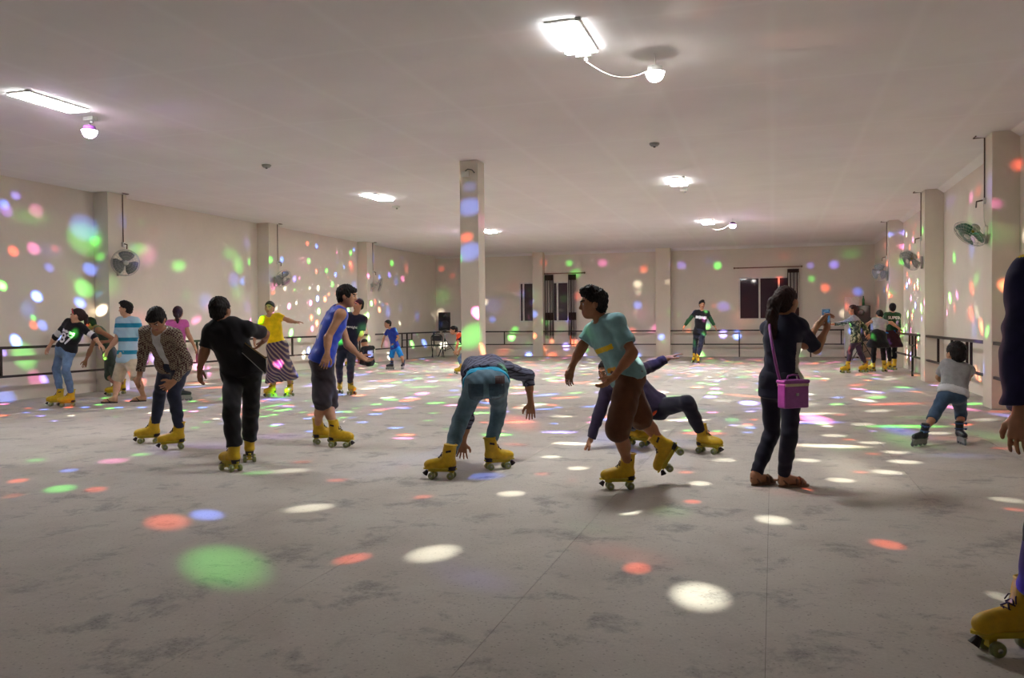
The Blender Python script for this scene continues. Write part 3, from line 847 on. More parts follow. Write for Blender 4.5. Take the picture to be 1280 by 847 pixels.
# dark chair by the left loudspeaker
ch = floor_pt(543, 447)
o = thing('folding_chair', (ch[0], 29.3, 0), 'dark folding chair beside the left loudspeaker tripod', 'chair')
o.rotation_euler.z = .5
MB().box((-.2,-.2,.43), (.2,.2,.46)).build('seat', M['spk'], o, bevel=.01)
arc = [(-.2, .2, .45), (-.21, .26, .70)]+[(.21*math.cos(a), .27, .74+.14*math.sin(a)) for a in np.linspace(math.pi, 0, 9)]+[(.21, .26, .70), (.2, .2, .45)]
MB().tube(arc, .018, 8).build('back_frame', M['rail'], o, True)
MB().box((-.18,.25,.62), (.18,.275,.82)).build('backrest', M['spk'], o, bevel=.01)
for sx in (-1, 1):
    MB().tube([(sx*.2,.22,.46),(sx*.21,-.22,.01)], .014, 6).build('leg', M['rail'], o)
    MB().tube([(sx*.185,-.2,.45),(sx*.195,.24,.01)], .014, 6).build('leg', M['rail'], o)

# ------------------------------------------------------------------ people
def mat_skin(name, rgb):
    mt, t, b = new_mat(name)
    c = lin(rgb); f = tex_noise(t, 22, 4, .6, obj_coord(t))
    col = ramp(t, f, [(.3, tuple(x*.88 for x in c)), (.7, tuple(x*1.08 for x in c))])
    t.link(col, b.inputs['Base Color']); b.inputs['Roughness'].default_value = .55; b.inputs['Specular IOR Level'].default_value = .4
    return mt
SKIN = mat_skin('skin', (182, 132, 100)); SKIN_D = mat_skin('tan skin', (158, 108, 78)); SKIN_L = mat_skin('light skin', (200, 152, 122))
LIPS = mat_plain('lips', (150, 84, 76), .5); BROW = mat_plain('brow hair', (30, 22, 20), .8)
def mat_hair(name, rgb):
    mt, t, b = new_mat(name)
    co = obj_coord(t); mp = t.node('ShaderNodeMapping'); mp.inputs['Scale'].default_value = (90, 90, 14); t.link(co, mp.inputs[0])
    f = tex_noise(t, 1.5, 4, .6, mp.outputs[0]); c = lin(rgb)
    col = ramp(t, f, [(.3, tuple(x*.5 for x in c)), (.7, tuple(x*1.6 for x in c))])
    t.link(col, b.inputs['Base Color']); b.inputs['Roughness'].default_value = .6; b.inputs['Specular IOR Level'].default_value = .22
    bump(t, b, f, .5, .004)
    return mt
HAIR = mat_hair('black hair', (26, 20, 19)); HAIR_B = mat_hair('dark brown hair', (48, 30, 28))
EYE_W = mat_plain('eye white', (215, 205, 198), .25); EYE_D = mat_plain('iris', (26, 16, 12), .2)
# skate materials
BOOT = mat_plain('mustard yellow leather', (204, 164, 16), .5, 0, .14, 26, .06)
HEEL = mat_plain('dark boot heel', (40, 26, 30), .6)
PLATE = mat_plain('yellow skate plate', (196, 172, 30), .4)
mt, t, b = new_mat('greenish urethane wheel')
b.inputs['Base Color'].default_value = (*lin((142, 148, 92)), 1); b.inputs['Roughness'].default_value = .3
b.inputs['Transmission Weight'].default_value = .15
WHEEL = mt
LACE = mat_plain('dark laces', (46, 32, 30), .8)
BLACKB = mat_plain('black skate shell', (30, 30, 38), .4); BLUEB = mat_plain('blue buckle', (50, 80, 130), .4); GREYW = mat_plain('grey wheel', (120, 122, 128), .35)

# quad roller skate, local frame: x forward, y left, z up, wheels on z = 0
def boot_prims(shaft=.285):
    k = .025
    return [Cone((-.072,0,.128), (.02,0,.125), .040, .041, k), Cone((.02,0,.122), (.125,0,.116), .043, .036, k), Cone((.06,-.012,.115), (.118,.012,.112), .038, .034, k),
            Cone((.0,0,.150), (.10,0,.128), .036, .030, k),
            Cone((-.058,0,.14), (-.068,0,shaft+.05), .044, .054, k, cuts=[((-.068,0,shaft), (-.06,0,1))]),
            Cone((-.02,0,.16), (-.045,0,.24), .036, .04, .03),
            Sub(Ell((.0,0,.04), np.eye(3), (.4,.2,.048), .0), .004)]
def make_skate_meshes():
    out = {}
    V_, Q_ = polygonize(boot_prims(), .0068)
    out['boot'] = quad_mesh('boot', V_, Q_)
    # ankle opening rim and label
    out['collar'] = MB().tube([(-.068+.054*math.cos(a), .050*math.sin(a), .284+.004*math.cos(a)) for a in np.linspace(0, 2*math.pi, 20, endpoint=False)], .006, 6, closed=True).mesh('collar', True)
    s = MB(); n = 22; P = []
    for z in (.080, .092):
        for i in range(n):
            a = 2*math.pi*i/n; ca, sa = math.cos(a), math.sin(a)
            P.append((.025+.145*ca, (.040+.006*ca)*sa, z))
    s.quadset(P, [tuple(range(n-1,-1,-1)), tuple(range(n,2*n))]+[(i, (i+1)%n, n+(i+1)%n, n+i) for i in range(n)])
    out['sole'] = s.mesh('sole')
    out['heel'] = MB().lathe((-.074,0,.072), (0,0,1), [(0,.034),(.036,.040)], 16).mesh('heel', False)
    p = MB().box((-.10,-.016,.060), (.125,.016,.078))
    for x in (-.072, .088):
        p.box((x-.012,-.05,.024), (x+.012,.05,.036)); p.box((x-.016,-.014,.03), (x+.016,.014,.064))
    out['plate'] = p.mesh('plate')
    out['wheel'] = MB().lathe((0,-.017,0), (0,1,0), [(0,.020),(.003,.027),(.008,.030),(.026,.030),(.031,.027),(.034,.020)], 18).mesh('wheel', True)
    out['bearing'] = MB().lathe((0,-.019,0), (0,1,0), [(0,.010),(.038,.010)], 10).mesh('bearing', True)
    out['toe_stop'] = MB().tube([(.135,0,.066), (.158,0,.036)], [.012,.024], 12).mesh('toe_stop', False)
    l = MB()
    for i in range(5):
        f = i/4; x = .058-.075*f; z = .158+.062*f
        l.tube([(x+.012,-.026,z-.012), (x,0,z+.008), (x-.014,.026,z)], .0035, 5); l.tube([(x+.012,.026,z-.012), (x,0,z+.008), (x-.014,-.026,z)], .0035, 5)
    l.tube([(-.016,0,.228), (.004,.022,.222), (.012,.036,.200)], .003, 5); l.tube([(-.016,0,.228), (.004,-.022,.222), (.010,-.036,.198)], .003, 5)
    out['lace'] = l.mesh('lace', True)
    out['ankle_tag'] = MB().obox((0, 0, 0), (.022, 0, -.004), (0, .004, 0), (0, 0, .009)).mesh('ankle_tag')
    return out
SK = make_skate_meshes()
for k_, m_ in dict(boot=BOOT, collar=BOOT, sole=PLATE, heel=HEEL, plate=PLATE, wheel=WHEEL, bearing=M['chrome'], toe_stop=HEEL, lace=LACE, ankle_tag=HEEL).items():
    SK[k_].materials.append(m_)
ANK = np.array([-.062, 0, .20])
# inline skate
def make_inline():
    out = {}
    pr = [Cone((-.07,0,.14), (.11,0,.13), .042, .038, .025), Cone((-.055,0,.14), (-.06,0,.33), .046, .054, .03, cuts=[((-.06,0,.30), (0,0,1))]), Cone((0,0,.16), (.07,0,.14), .036, .034, .02)]
    V_, Q_ = polygonize(pr, .0075); out['boot'] = quad_mesh('boot', V_, Q_); out['boot'].materials.append(BLACKB)
    f = MB()
    f.box((-.12,-.014,.035), (.14,-.008,.095)); f.box((-.12,.008,.035), (.14,.014,.095)); f.box((-.12,-.03,.092), (.14,.03,.105))
    out['frame'] = f.mesh('frame'); out['frame'].materials.append(M['grey_plastic'])
    out['wheel'] = MB().lathe((0,-.011,0), (0,1,0), [(0,.022),(.004,.034),(.011,.037),(.018,.034),(.022,.022)], 18).mesh('wheel', True); out['wheel'].materials.append(GREYW)
    bk = MB()
    for z, r in ((.20,.052),(.27,.056)):
        bk.tube([(-.06+r*math.cos(a), r*math.sin(a), z) for a in np.linspace(-2.2, 2.2, 14)], .009, 6)
    bk.box((-.02,.045,.19), (.02,.064,.215)); bk.box((-.02,.048,.26), (.02,.068,.285))
    out['buckle'] = bk.mesh('buckle', True); out['buckle'].materials.append(BLUEB)
    return out
IN = make_inline()
def rot_frame(heading, pitch=0, roll=0):
    f = hdir(heading); z = np.array([0,0,1.])
    p = math.radians(pitch); r = math.radians(roll)
    fx = f*math.cos(p)+z*math.sin(p); up = z*math.cos(p)-f*math.sin(p); y = np.cross(up, fx)
    y2 = y*math.cos(r)+up*math.sin(r); u2 = up*math.cos(r)-y*math.sin(r)
    return np.stack([fx, y2, u2], 1)
def put(o, R, p):
    mm = Matrix.Identity(4)
    for i in range(3):
        for j in range(3): mm[i][j] = R[i][j]
        mm[i][3] = p[i]
    o.matrix_local = mm
def add_skate(person, base, R, org, kind, scale, mats=None):
    d = SK if kind == 'quad' else IN
    b = bpy.data.objects.new('roller_skate' if kind == 'quad' else 'inline_skate', d['boot']); COL.objects.link(b); b.parent = person
    put(b, R*scale, org-base)
    def kid(name, key, loc=(0,0,0)):
        o = bpy.data.objects.new(name, d[key]); COL.objects.link(o); o.parent = b; o.location = loc; return o
    if kind == 'quad':
        for n in ('sole', 'heel', 'plate', 'toe_stop', 'lace', 'collar'): kid(n, n)
        for sy in (-1, 1): kid('ankle_tag', 'ankle_tag', (-.06, sy*.0485, .235))
        for x in (-.072, .088):
            for y in (-.043, .043):
                kid('wheel', 'wheel', (x, y, .030)); kid('bearing', 'bearing', (x, y, .030))
    else:
        kid('frame', 'frame'); kid('buckle', 'buckle')
        for x in (-.10, -.02, .06, .135-.01): kid('wheel', 'wheel', (x, 0, .037))
    return b
def orth(v, d):
    v = np.asarray(v, float); return unit(v-d*(v@d))

class Skel: pass
PEOPLE = []
def person(label, height, feet, pel, neck, head, facing, arms, knees, hip_h, sh_h=None, res=.009, skin=SKIN, head_scale=1.0, garments=(), hair=('short',),
           pel_dz=0.0, sh=None, girth=1.0, hairmat=HAIR, female=False, curl=.35, hands=None, foot_kind='quad', group='people at the rink', neck_len=None, eyes=True, shoulder=None):
    s = height/1.68; k = Skel(); k.s = s
    sh_h = hip_h if sh_h is None else sh_h
    # feet
    k.ank = {}; k.foot = {}
    for side in 'LR':
        ft = feet[side]
        R = rot_frame(ft.get('h', hip_h), ft.get('pitch', 0), ft.get('roll', 0))
        sc = ft.get('scale', min(1.0, .35+.65*s)) if foot_kind in ('quad', 'inline') else s
        al = ANK*sc if foot_kind in ('quad', 'inline') else np.array([-.06, 0, .085])*s
        if 'ank' in ft:
            a = None
        else:
            P = floor_pt(*ft['c']); org = P.copy(); a = org+R@al
        k.foot[side] = [R, sc, al, a, ft]
    zs = [depth_of(k.foot[q][3]) for q in 'LR' if k.foot[q][3] is not None]
    z0 = float(np.mean(zs))+pel_dz
    for side in 'LR':
        R, sc, al, a, ft = k.foot[side]
        if a is None:
            u, v, dz = ft['ank']; a = dep(u, v, z0+dz)
            if ft.get('ground'):      # keep the lowest point on the floor
                pass
        k.foot[side][3] = a; k.ank[side] = a
    k.z0 = z0
    k.pel = dep(pel[0], pel[1], z0)
    def chain(p, q, L):
        """q = (u, v, sign or metres); depth solved from the bone length"""
        u, v, sg = q if len(q) == 3 else (*q, 0)
        zp = depth_of(p)
        if isinstance(sg, str):
            c = dep(u, v, zp); lat = np.linalg.norm(c-p)
            e = math.sqrt(max(0, L*L-lat*lat)); sign = 1 if sg == '+' else -1
            # two fixed-point steps because the point slides along the ray
            z = zp+sign*e
            for _ in range(3):
                c = dep(u, v, z); r = ray(u, v)
                A = r@r; B = 2*r@(CAM-p); Cc = (CAM-p)@(CAM-p)-L*L; D = B*B-4*A*Cc
                z = (-B+sign*math.sqrt(D))/(2*A) if D > 0 else -B/(2*A)
            return dep(u, v, z)
        return dep(u, v, zp+sg)
    k.neck = chain(k.pel, neck, .295*height)
    k.axis = unit(k.neck-k.pel)
    hf = hdir(hip_h); sf = hdir(sh_h); zv = np.array([0,0,1.])
    k.hf = hf; k.sf = sf
    hl = unit(np.cross(zv, hf)); hl = orth(hl, k.axis) if abs(hl@k.axis) < .6 else hl       # person's left
    sl = orth(np.cross(zv, sf), k.axis)
    if sh: # explicit shoulder joints
        k.sh = {q: dep(sh[q][0], sh[q][1], depth_of(k.neck)+(sh[q][2] if len(sh[q]) > 2 else 0)) for q in 'LR'}
        sl = unit(k.sh['L']-k.sh['R'])
    else:
        w = (.090 if female else .100)*height if shoulder is None else shoulder
        k.sh = {'L': k.neck+sl*w-k.axis*.035*s, 'R': k.neck-sl*w-k.axis*.035*s}
    k.hl, k.sl = hl, sl
    k.front = unit(np.cross(sl, k.axis)); 
    if k.front @ sf < 0: k.front = -k.front
    k.hipfront = orth(hf, k.axis) if abs(hf@k.axis) < .95 else hf
    hw = .052*height
    k.hip = {'L': k.pel+hl*hw, 'R': k.pel-hl*hw}
    k.el, k.wr, k.tip, k.kn = {}, {}, {}, {}
    for q in 'LR':
        e, w_, tp = arms[q]
        k.el[q] = chain(k.sh[q], e, .172*height); k.wr[q] = chain(k.el[q], w_, .145*height); k.tip[q] = chain(k.wr[q], tp, .10*height)
        k.tip[q] = k.wr[q]+unit(k.tip[q]-k.wr[q])*.104*height
        # knee: best depth along its pixel ray
        u, v = knees[q][:2]; Lt, Ls = .245*height, .235*height
        best = None
        for dz in np.linspace(-.55, .55, 111):
            c = dep(u, v, z0+dz)
            cost = (np.linalg.norm(c-k.hip[q])-Lt)**2+(np.linalg.norm(c-k.ank[q])-Ls)**2-.004*((c-(k.hip[q]+k.ank[q])/2)@hf)
            if best is None or cost < best[0]: best = (cost, c)
        k.kn[q] = best[1] if len(knees[q]) < 3 else dep(u, v, z0+knees[q][2])
    # head frame
    k.head = chain(k.neck, head, (.112 if neck_len is None else neck_len)*height)
    fh, fp = facing[:2]
    R = rot_frame(fh, fp, facing[2] if len(facing) > 2 else 0)
    k.hR = R; hs = head_scale*(.55+.45*s); k.hs = hs
    def hp(x, y, z): return k.head+R@(np.array([x, y, z])*hs)
    k.hp = hp
    Rt = R.T
    g = girth*s
    # ---- body
    B = []
    def torso(extra=0.0, t0=-.06, t1=.95, belly=0):
        prof = [(-.10,.058,.080),(0,.070 if not female else .078,.092),(.12,.064 if not female else .068,.092),(.28,.054 if not female else .044,.086+belly*.02),(.45,.056 if not female else .048,.086+belly*.02),(.62,.066 if not female else .058,.094),(.78,.072 if not female else .062,.094),(.90,.080 if not female else .068,.072),(1.0,.045,.058)]
        L = np.linalg.norm(k.neck-k.pel); out = []
        for t in np.linspace(t0, t1, 13):
            hwid = np.interp(t, [p[0] for p in prof], [p[1] for p in prof]); r = np.interp(t, [p[0] for p in prof], [p[2] for p in prof])
            lat = unit(hl*(1-t)+sl*t); c = k.pel+(k.neck-k.pel)*t
            bend = math.sin(math.pi*max(0, min(1, t)))*.012*s
            c = c-k.front*bend
            out.append(Cone(c-lat*hwid*g, c+lat*hwid*g, r*g*.92+extra, None, .05*s))
        return out
    k.torso = torso
    B += torso(0, -.06, .93)
    B += [Cone(k.sh['L'], k.sh['R'], .052*g, None, .05*s)]
    nb = k.neck+(k.head-k.neck)*.1
    B += [Cone(nb-k.front*.005, hp(-.015, 0, -.045), .054*s if not female else .047*s, .05*s if not female else .043*s, .03)]
    for q in 'LR':
        B += [Cone(k.neck-k.axis*.0, k.sh[q], .042*g, .045*g, .04*s)]
        B += [Cone(k.sh[q], k.el[q], .050*g, .038*g, .03*s), Cone(k.el[q], k.wr[q], .038*g, .026*g, .02*s), Cone(k.el[q]+(k.wr[q]-k.el[q])*.12, k.el[q]+(k.wr[q]-k.el[q])*.45, .041*g, .036*g, .03*s)]
        B += [Cone(k.hip[q], k.kn[q], .086*g, .056*g, .04*s), Cone(k.kn[q], k.ank[q], .053*g, .036*g, .03*s)]
        back = -orth(hf, unit(k.ank[q]-k.kn[q]))
        B += [Cone(k.kn[q]+(k.ank[q]-k.kn[q])*.15+back*.012, k.kn[q]+(k.ank[q]-k.kn[q])*.5+back*.014, .048*g, .045*g, .04*s)]
        if foot_kind not in ('quad', 'inline'):
            Rf = k.foot[q][0]; a = k.ank[q]; o = a-Rf@k.foot[q][2]
            B += [Cone(a, o+Rf@(np.array([-.07,0,.045])*s), .034*s, .032*s, .02), Cone(o+Rf@(np.array([-.07,0,.046])*s), o+Rf@(np.array([.10,0,.040])*s), .032*s, .026*s, .02), Cone(a, o+Rf@(np.array([.08,0,.045])*s), .032*s, .024*s, .03)]
            for i in range(5):
                y = (.032-.016*i)*(1 if q == 'R' else -1)
                B += [Cone(o+Rf@(np.array([.10,y,.034])*s), o+Rf@(np.array([.150-.009*i,y*1.05,.030])*s), .0125*s, .010*s, .006)]
    # hands
    for q in 'LR':
        cu = curl if not hands or q not in hands else hands[q].get('curl', curl)
        d = unit(k.tip[q]-k.wr[q]); w0 = k.wr[q]
        th = orth(hands[q]['thumb'], d) if hands and 'thumb' in hands.get(q, {}) else (orth(k.front, d) if abs(d@k.front) < .97 else orth(zv, d))
        nrm = np.cross(d, th)
        med = k.pel+k.axis*.2-w0
        sgn = 1 if (nrm@(-sl if q == 'L' else sl)) > 0 else -1
        nrm = nrm*sgn
        hs_ = s*1.0
        P = lambda a, b_, c: w0+(d*a+th*b_+nrm*c)*hs_
        B += [Cone(P(0,0,0), P(.03,0,0), .026*hs_, .024*hs_, .015)]
        for y0, y1 in ((.018,.032),(.006,.011),(-.006,-.011),(-.018,-.031)):
            B += [Cone(P(.02,y0,0), P(.088,y1,.002), .0155*hs_, .0125*hs_, .012)]
        for (y, L) in ((.033,.072),(.0112,.080),(-.0112,.074),(-.032,.058)):
            p = P(.090, y, .002); a = 0
            for j, fr in enumerate((.45,.31,.26)):
                a += cu*(1.0 if j else .8)
                nx = p+(d*math.cos(a)+nrm*math.sin(a)+th*((.10 if cu > .2 else .24)*y/.029))*L*fr*hs_
                B += [Cone(p, nx, (.0090-.0007*j)*hs_, (.0084-.0008*j)*hs_, .003)]
                p = nx
        p = P(.026,.026,.004)
        for j, L in enumerate((.042,.032,.026)):
            dd = unit(d*(.62+.22*j)+th*(.72-.3*j)+nrm*(.30+.25*j*cu))
            nx = p+dd*L*hs_
            B += [Cone(p, nx, (.0145-.002*j)*hs_, (.0125-.002*j)*hs_, .007 if j else .015)]
            p = nx
    # head
    I3 = R.T
    def E(c, r, kk=.02): return Ell(hp(*c), I3, np.array(r)*hs, kk*hs)
    B += [E((-.012,0,.022), (.098,.077,.092)), E((.030,0,-.045), (.062,.056,.068), .03), E((.052,0,-.082), (.030,.030,.026), .03),
          E((.02,.045,-.012), (.055,.03,.045), .03), E((.02,-.045,-.012), (.055,.03,.045), .03),
          Cone(hp(.086,-.028,.026), hp(.086,.028,.026), .012*hs, None, .018*hs),
          Cone(hp(.086,0,.016), hp(.104,0,-.024), .008*hs, .012*hs, .012*hs), Cone(hp(.092,-.012,-.028), hp(.092,.012,-.028), .009*hs, None, .008*hs),
          Cone(hp(.084,-.016,-.053), hp(.084,.016,-.053), .0085*hs, None, .008*hs), Cone(hp(.082,-.013,-.066), hp(.082,.013,-.066), .0085*hs, None, .008*hs),
          Sub(E((.100,.032,.006), (.016,.017,.010), 0), .012*hs), Sub(E((.100,-.032,.006), (.016,.017,.010), 0), .012*hs)]
    for sy in (-1, 1): B += [Ell(hp(-.006, sy*.080, -.004), I3, np.array((.019,.009,.031))*hs, .006)]
    base = (k.ank['L']+k.ank['R'])/2; base = np.array([base[0], base[1], 0.0])
    root = thing('person', base, label, 'person', group)
    V_, Q_ = polygonize(B, res)
    cen = V_[Q_].mean(1); lc = (cen-k.head)@R/hs
    mi = np.zeros(len(Q_), int)
    mi[(abs(lc[:,1]) < .022) & (lc[:,0] > .07) & (lc[:,2] < -.046) & (lc[:,2] > -.074)] = 1
    ab = abs(lc[:,1])
    mi[(ab > .015) & (ab < .048) & (lc[:,0] > .065) & (lc[:,2] > .024) & (lc[:,2] < .035)] = 2
    me = quad_mesh('body', V_-base, Q_, mi)
    link('body', me, [skin, LIPS, BROW], root)
    k.skin_prims = B
    if eyes:
        for sy in (-1, 1):
            e = MB(); c = np.array([.0795, sy*.032, .006])*hs; r = .0108*hs
            prof = [(r*math.cos(a), max(1e-4, r*math.sin(a))) for a in np.linspace(math.pi, 0, 9)]
            e.lathe(c, (1,0,0), prof, 12)
            me = e.mesh('eye', True); me.materials.append(EYE_W); me.materials.append(EYE_D)
            ce_ = np.array([p.center[0] for p in me.polygons]); me.polygons.foreach_set('material_index', (ce_ > c[0]+r*.80).astype(np.int32))
            o = bpy.data.objects.new('eye', me); COL.objects.link(o); o.parent = root; put(o, R, k.head-base)
    # footwear
    for q in 'LR':
        Rf, sc, al, a, ft = k.foot[q]
        org = a-Rf@al
        if foot_kind in ('quad', 'inline'):
            add_skate(root, base, Rf, org, foot_kind, sc)
        else:
            sd = empty('sandal'); sd.parent = root; put(sd, Rf*s, org-base)
            n = 26; P = []
            for z in (0, .018):
                for i in range(n):
                    an = 2*math.pi*i/n; P.append((.03+.135*math.cos(an), (.046+.008*math.cos(an))*math.sin(an), z))
            m2 = MB(); m2.quadset(P, [tuple(range(n-1,-1,-1)), tuple(range(n,2*n))]+[(i, (i+1)%n, n+(i+1)%n, n+i) for i in range(n)])
            m2.build('sole', foot_kind[1], sd, bevel=.004)
            st = MB()
            if foot_kind[0] == 'sandal':
                for x0 in (.045, .085):
                    st.tube([(x0, -.046, .016), (x0-.004, -.036, .055), (x0-.006, 0, .074), (x0-.004, .036, .055), (x0, .046, .016)], .013, 8)
                st.tube([(-.03,-.042,.016),(-.075,-.034,.06),(-.105,0,.066),(-.075,.034,.06),(-.03,.042,.016)], .008, 8)
            else:
                st.tube([(.10,0,.016),(.09,0,.05),(.05,.03,.066),(.0,.045,.016)], .007, 6); st.tube([(.09,0,.05),(.05,-.03,.066),(.0,-.045,.016)], .007, 6)
            st.build('strap', foot_kind[2], sd, True)
    k.root, k.base, k.res, k.girth = root, base, res, g
    # ---- garments
    k.gprims = {}
    for gm in garments:
        gm(k)
    make_hair(k, hair, hairmat, res)
    PEOPLE.append(k)
    return k

def add_mesh(k, name, prims, mat, wr=None, res=None, regions=()):
    V_, Q_ = polygonize(prims, res or max(.0072, k.res*1.3), wr)
    mi = np.zeros(len(Q_), int); mats = [mat]
    if regions:
        cen = V_[Q_].mean(1)
        for fn, mt_ in regions:
            mats.append(mt_); mi[fn(cen)] = len(mats)-1
    o = link(name, quad_mesh(name, V_-k.base, Q_, mi), mats, k.root)
    k.gprims[name] = prims
    return o
_seed = [0]
def fold(k, amp):
    _seed[0] += 1
    return folds(amp*k.s, _seed[0], .10*k.s+.01)
def top(name, mat, sleeve=.5, hem=-.05, loose=.014, arm_loose=.016, amp=.004, neckhole=.062, regions=None, puff=0, open_v=None, cuff=None, belly=0, vest=False):
    def g(k):
        s = k.s; L = np.linalg.norm(k.neck-k.pel)
        pr = k.torso(loose, hem, .95, belly)
        hemc = k.pel+(k.neck-k.pel)*hem
        for p in pr: p.cuts = [(hemc, -k.axis)]
        # flare at the hem so that cloth hangs
        pr.append(Cone(hemc-k.hl*.078*k.girth, hemc+k.hl*.078*k.girth, .098*k.girth+loose*1.15, None, .05*s, cuts=[(hemc, -k.axis)]))
        if hem < .08:
            for q in 'LR': pr.append(Cone(k.hip[q], k.hip[q]+k.axis*.05*s, .090*k.girth+loose, None, .04*s, cuts=[(hemc, -k.axis)]))
        if not vest:
            pr.append(Cone(k.sh['L'], k.sh['R'], .052*k.girth+loose*.75, None, .05*s))
        else:
            a, b = k.sh['L'], k.sh['R']
            pr.append(Cone(b+(a-b)*.12, b+(a-b)*.88, .050*k.girth+loose*.5, None, .03*s))
        for q in 'LR':
            pr.append(Cone(k.neck-k.axis*.01, k.sh[q] if not vest else k.neck+(k.sh[q]-k.neck)*.8, .040*k.girth+loose*.6, .045*k.girth+loose*.5, .04*s))
            if sleeve > 0:
                f1 = min(1, sleeve); e = k.sh[q]+(k.el[q]-k.sh[q])*f1; d = unit(k.el[q]-k.sh[q])
                pr.append(Cone(k.sh[q], k.el[q], .050*k.girth+arm_loose*.9, .040*k.girth+arm_loose+(.008 if sleeve <= 1 else 0), .035*s, cuts=[(e, d)] if sleeve < 1 else []))
            if sleeve > 1:
                f2 = sleeve-1; e = k.el[q]+(k.wr[q]-k.el[q])*f2; d = unit(k.wr[q]-k.el[q])
                pr.append(Cone(k.el[q], k.wr[q], .040*k.girth+arm_loose, .028*k.girth+arm_loose*(.8+puff), .02*s, cuts=[(e, d)]))
                if cuff:
                    pr.append(Cone(e-d*.05*s, e, .032*k.girth+arm_loose*.9, .030*k.girth+arm_loose*.8, .006, cuts=[(e, d)]))
        n0 = k.neck+(k.head-k.neck)*.12
        pr.append(Sub(Cone(n0-k.axis*.01*s, n0+unit(k.head-k.neck)*.25, neckhole*s, neckhole*1.3*s, 0), .012))
        if open_v:       # open front of a jacket: a wedge taken out along the breastbone
            c0 = k.neck+k.front*.10*s; c1 = k.pel+(k.neck-k.pel)*open_v+k.front*.13*s
            pr.append(Sub(Cone(c0, c1, .055*s, .04*s, 0), .01))
        add_mesh(k, name, pr, mat, fold(k, amp), regions=regions(k) if regions else ())
    return g
def bottom(name, mat, length=1.95, waist=.2, loose=.012, leg_loose=.014, amp=.004, regions=None, flare=0, hemw=None):
    def g(k):
        s = k.s
        wc = k.pel+(k.neck-k.pel)*waist
        pr = k.torso(min(loose, .006), -.10, max(.02, waist), 0)
        for p in pr: p.cuts = [(wc, k.axis)]
        for q in 'LR':
            d = unit(k.kn[q]-k.hip[q])
            if length <= 1:
                e = k.hip[q]+(k.kn[q]-k.hip[q])*length
                pr.append(Cone(k.hip[q], k.kn[q], .086*k.girth+leg_loose, .058*k.girth+leg_loose*1.6+flare, .03*s, cuts=[(e, d)] if length < 1 else []))
            else:
                pr.append(Cone(k.hip[q], k.kn[q], .086*k.girth+leg_loose, .058*k.girth+leg_loose, .03*s))
                d2 = unit(k.ank[q]-k.kn[q]); e = k.kn[q]+(k.ank[q]-k.kn[q])*(length-1)
                pr.append(Cone(k.kn[q], k.kn[q]+(k.ank[q]-k.kn[q])*1.05, .055*k.girth+leg_loose, (.042*k.girth+leg_loose+flare) if hemw is None else hemw, .025*s, cuts=[(e, d2)]))
                back = -orth(k.hf, d2)
                pr.append(Cone(k.kn[q]+(k.ank[q]-k.kn[q])*.12+back*.012, k.kn[q]+(k.ank[q]-k.kn[q])*.55+back*.012, .050*k.girth+max(leg_loose, .008), .046*k.girth+max(leg_loose, .008), .03*s, cuts=[(e, d2)]))
        add_mesh(k, name, pr, mat, fold(k, amp), regions=regions(k) if regions else ())
    return g
def skirt(name, mat, hem_z, waist=.16, loose=.012, w=.17, amp=.006, dep_=.13):
    def g(k):
        s = k.s; wc = k.pel+(k.neck-k.pel)*waist
        pr = k.torso(loose, -.05, max(.02, waist), 0)
        for p in pr: p.cuts = [(wc, k.axis)]
        mid = (k.ank['L']+k.ank['R'])/2; c1 = np.array([mid[0], mid[1], hem_z]) if hem_z < .5 else k.pel+np.array([0,0,hem_z-k.pel[2]])
        for f in np.linspace(0, 1.12, 10):
            c = k.pel+(c1-k.pel)*f; ww = .085*s+(w-.085*s)*f; dd = .105*s+(dep_-.105*s)*f
            pr.append(Cone(c-k.hl*max(.01, ww-dd*.5), c+k.hl*max(.01, ww-dd*.5), dd*.92+loose*(1-f), None, .05, cuts=[(c1, c1-k.pel), (wc, k.axis)]))
        for q in 'LR':
            pr.append(Cone(k.hip[q], k.kn[q], .086*k.girth+.012, .058*k.girth+.035, .06, cuts=[(c1, c1-k.pel), (wc, k.axis)]))
            if hem_z < .5: pr.append(Cone(k.kn[q], k.ank[q], .058*k.girth+.035, .058*k.girth+.05, .08, cuts=[(c1, c1-k.pel), (wc, k.axis)]))
        add_mesh(k, name, pr, mat, folds(amp, 77, .12))
    return g
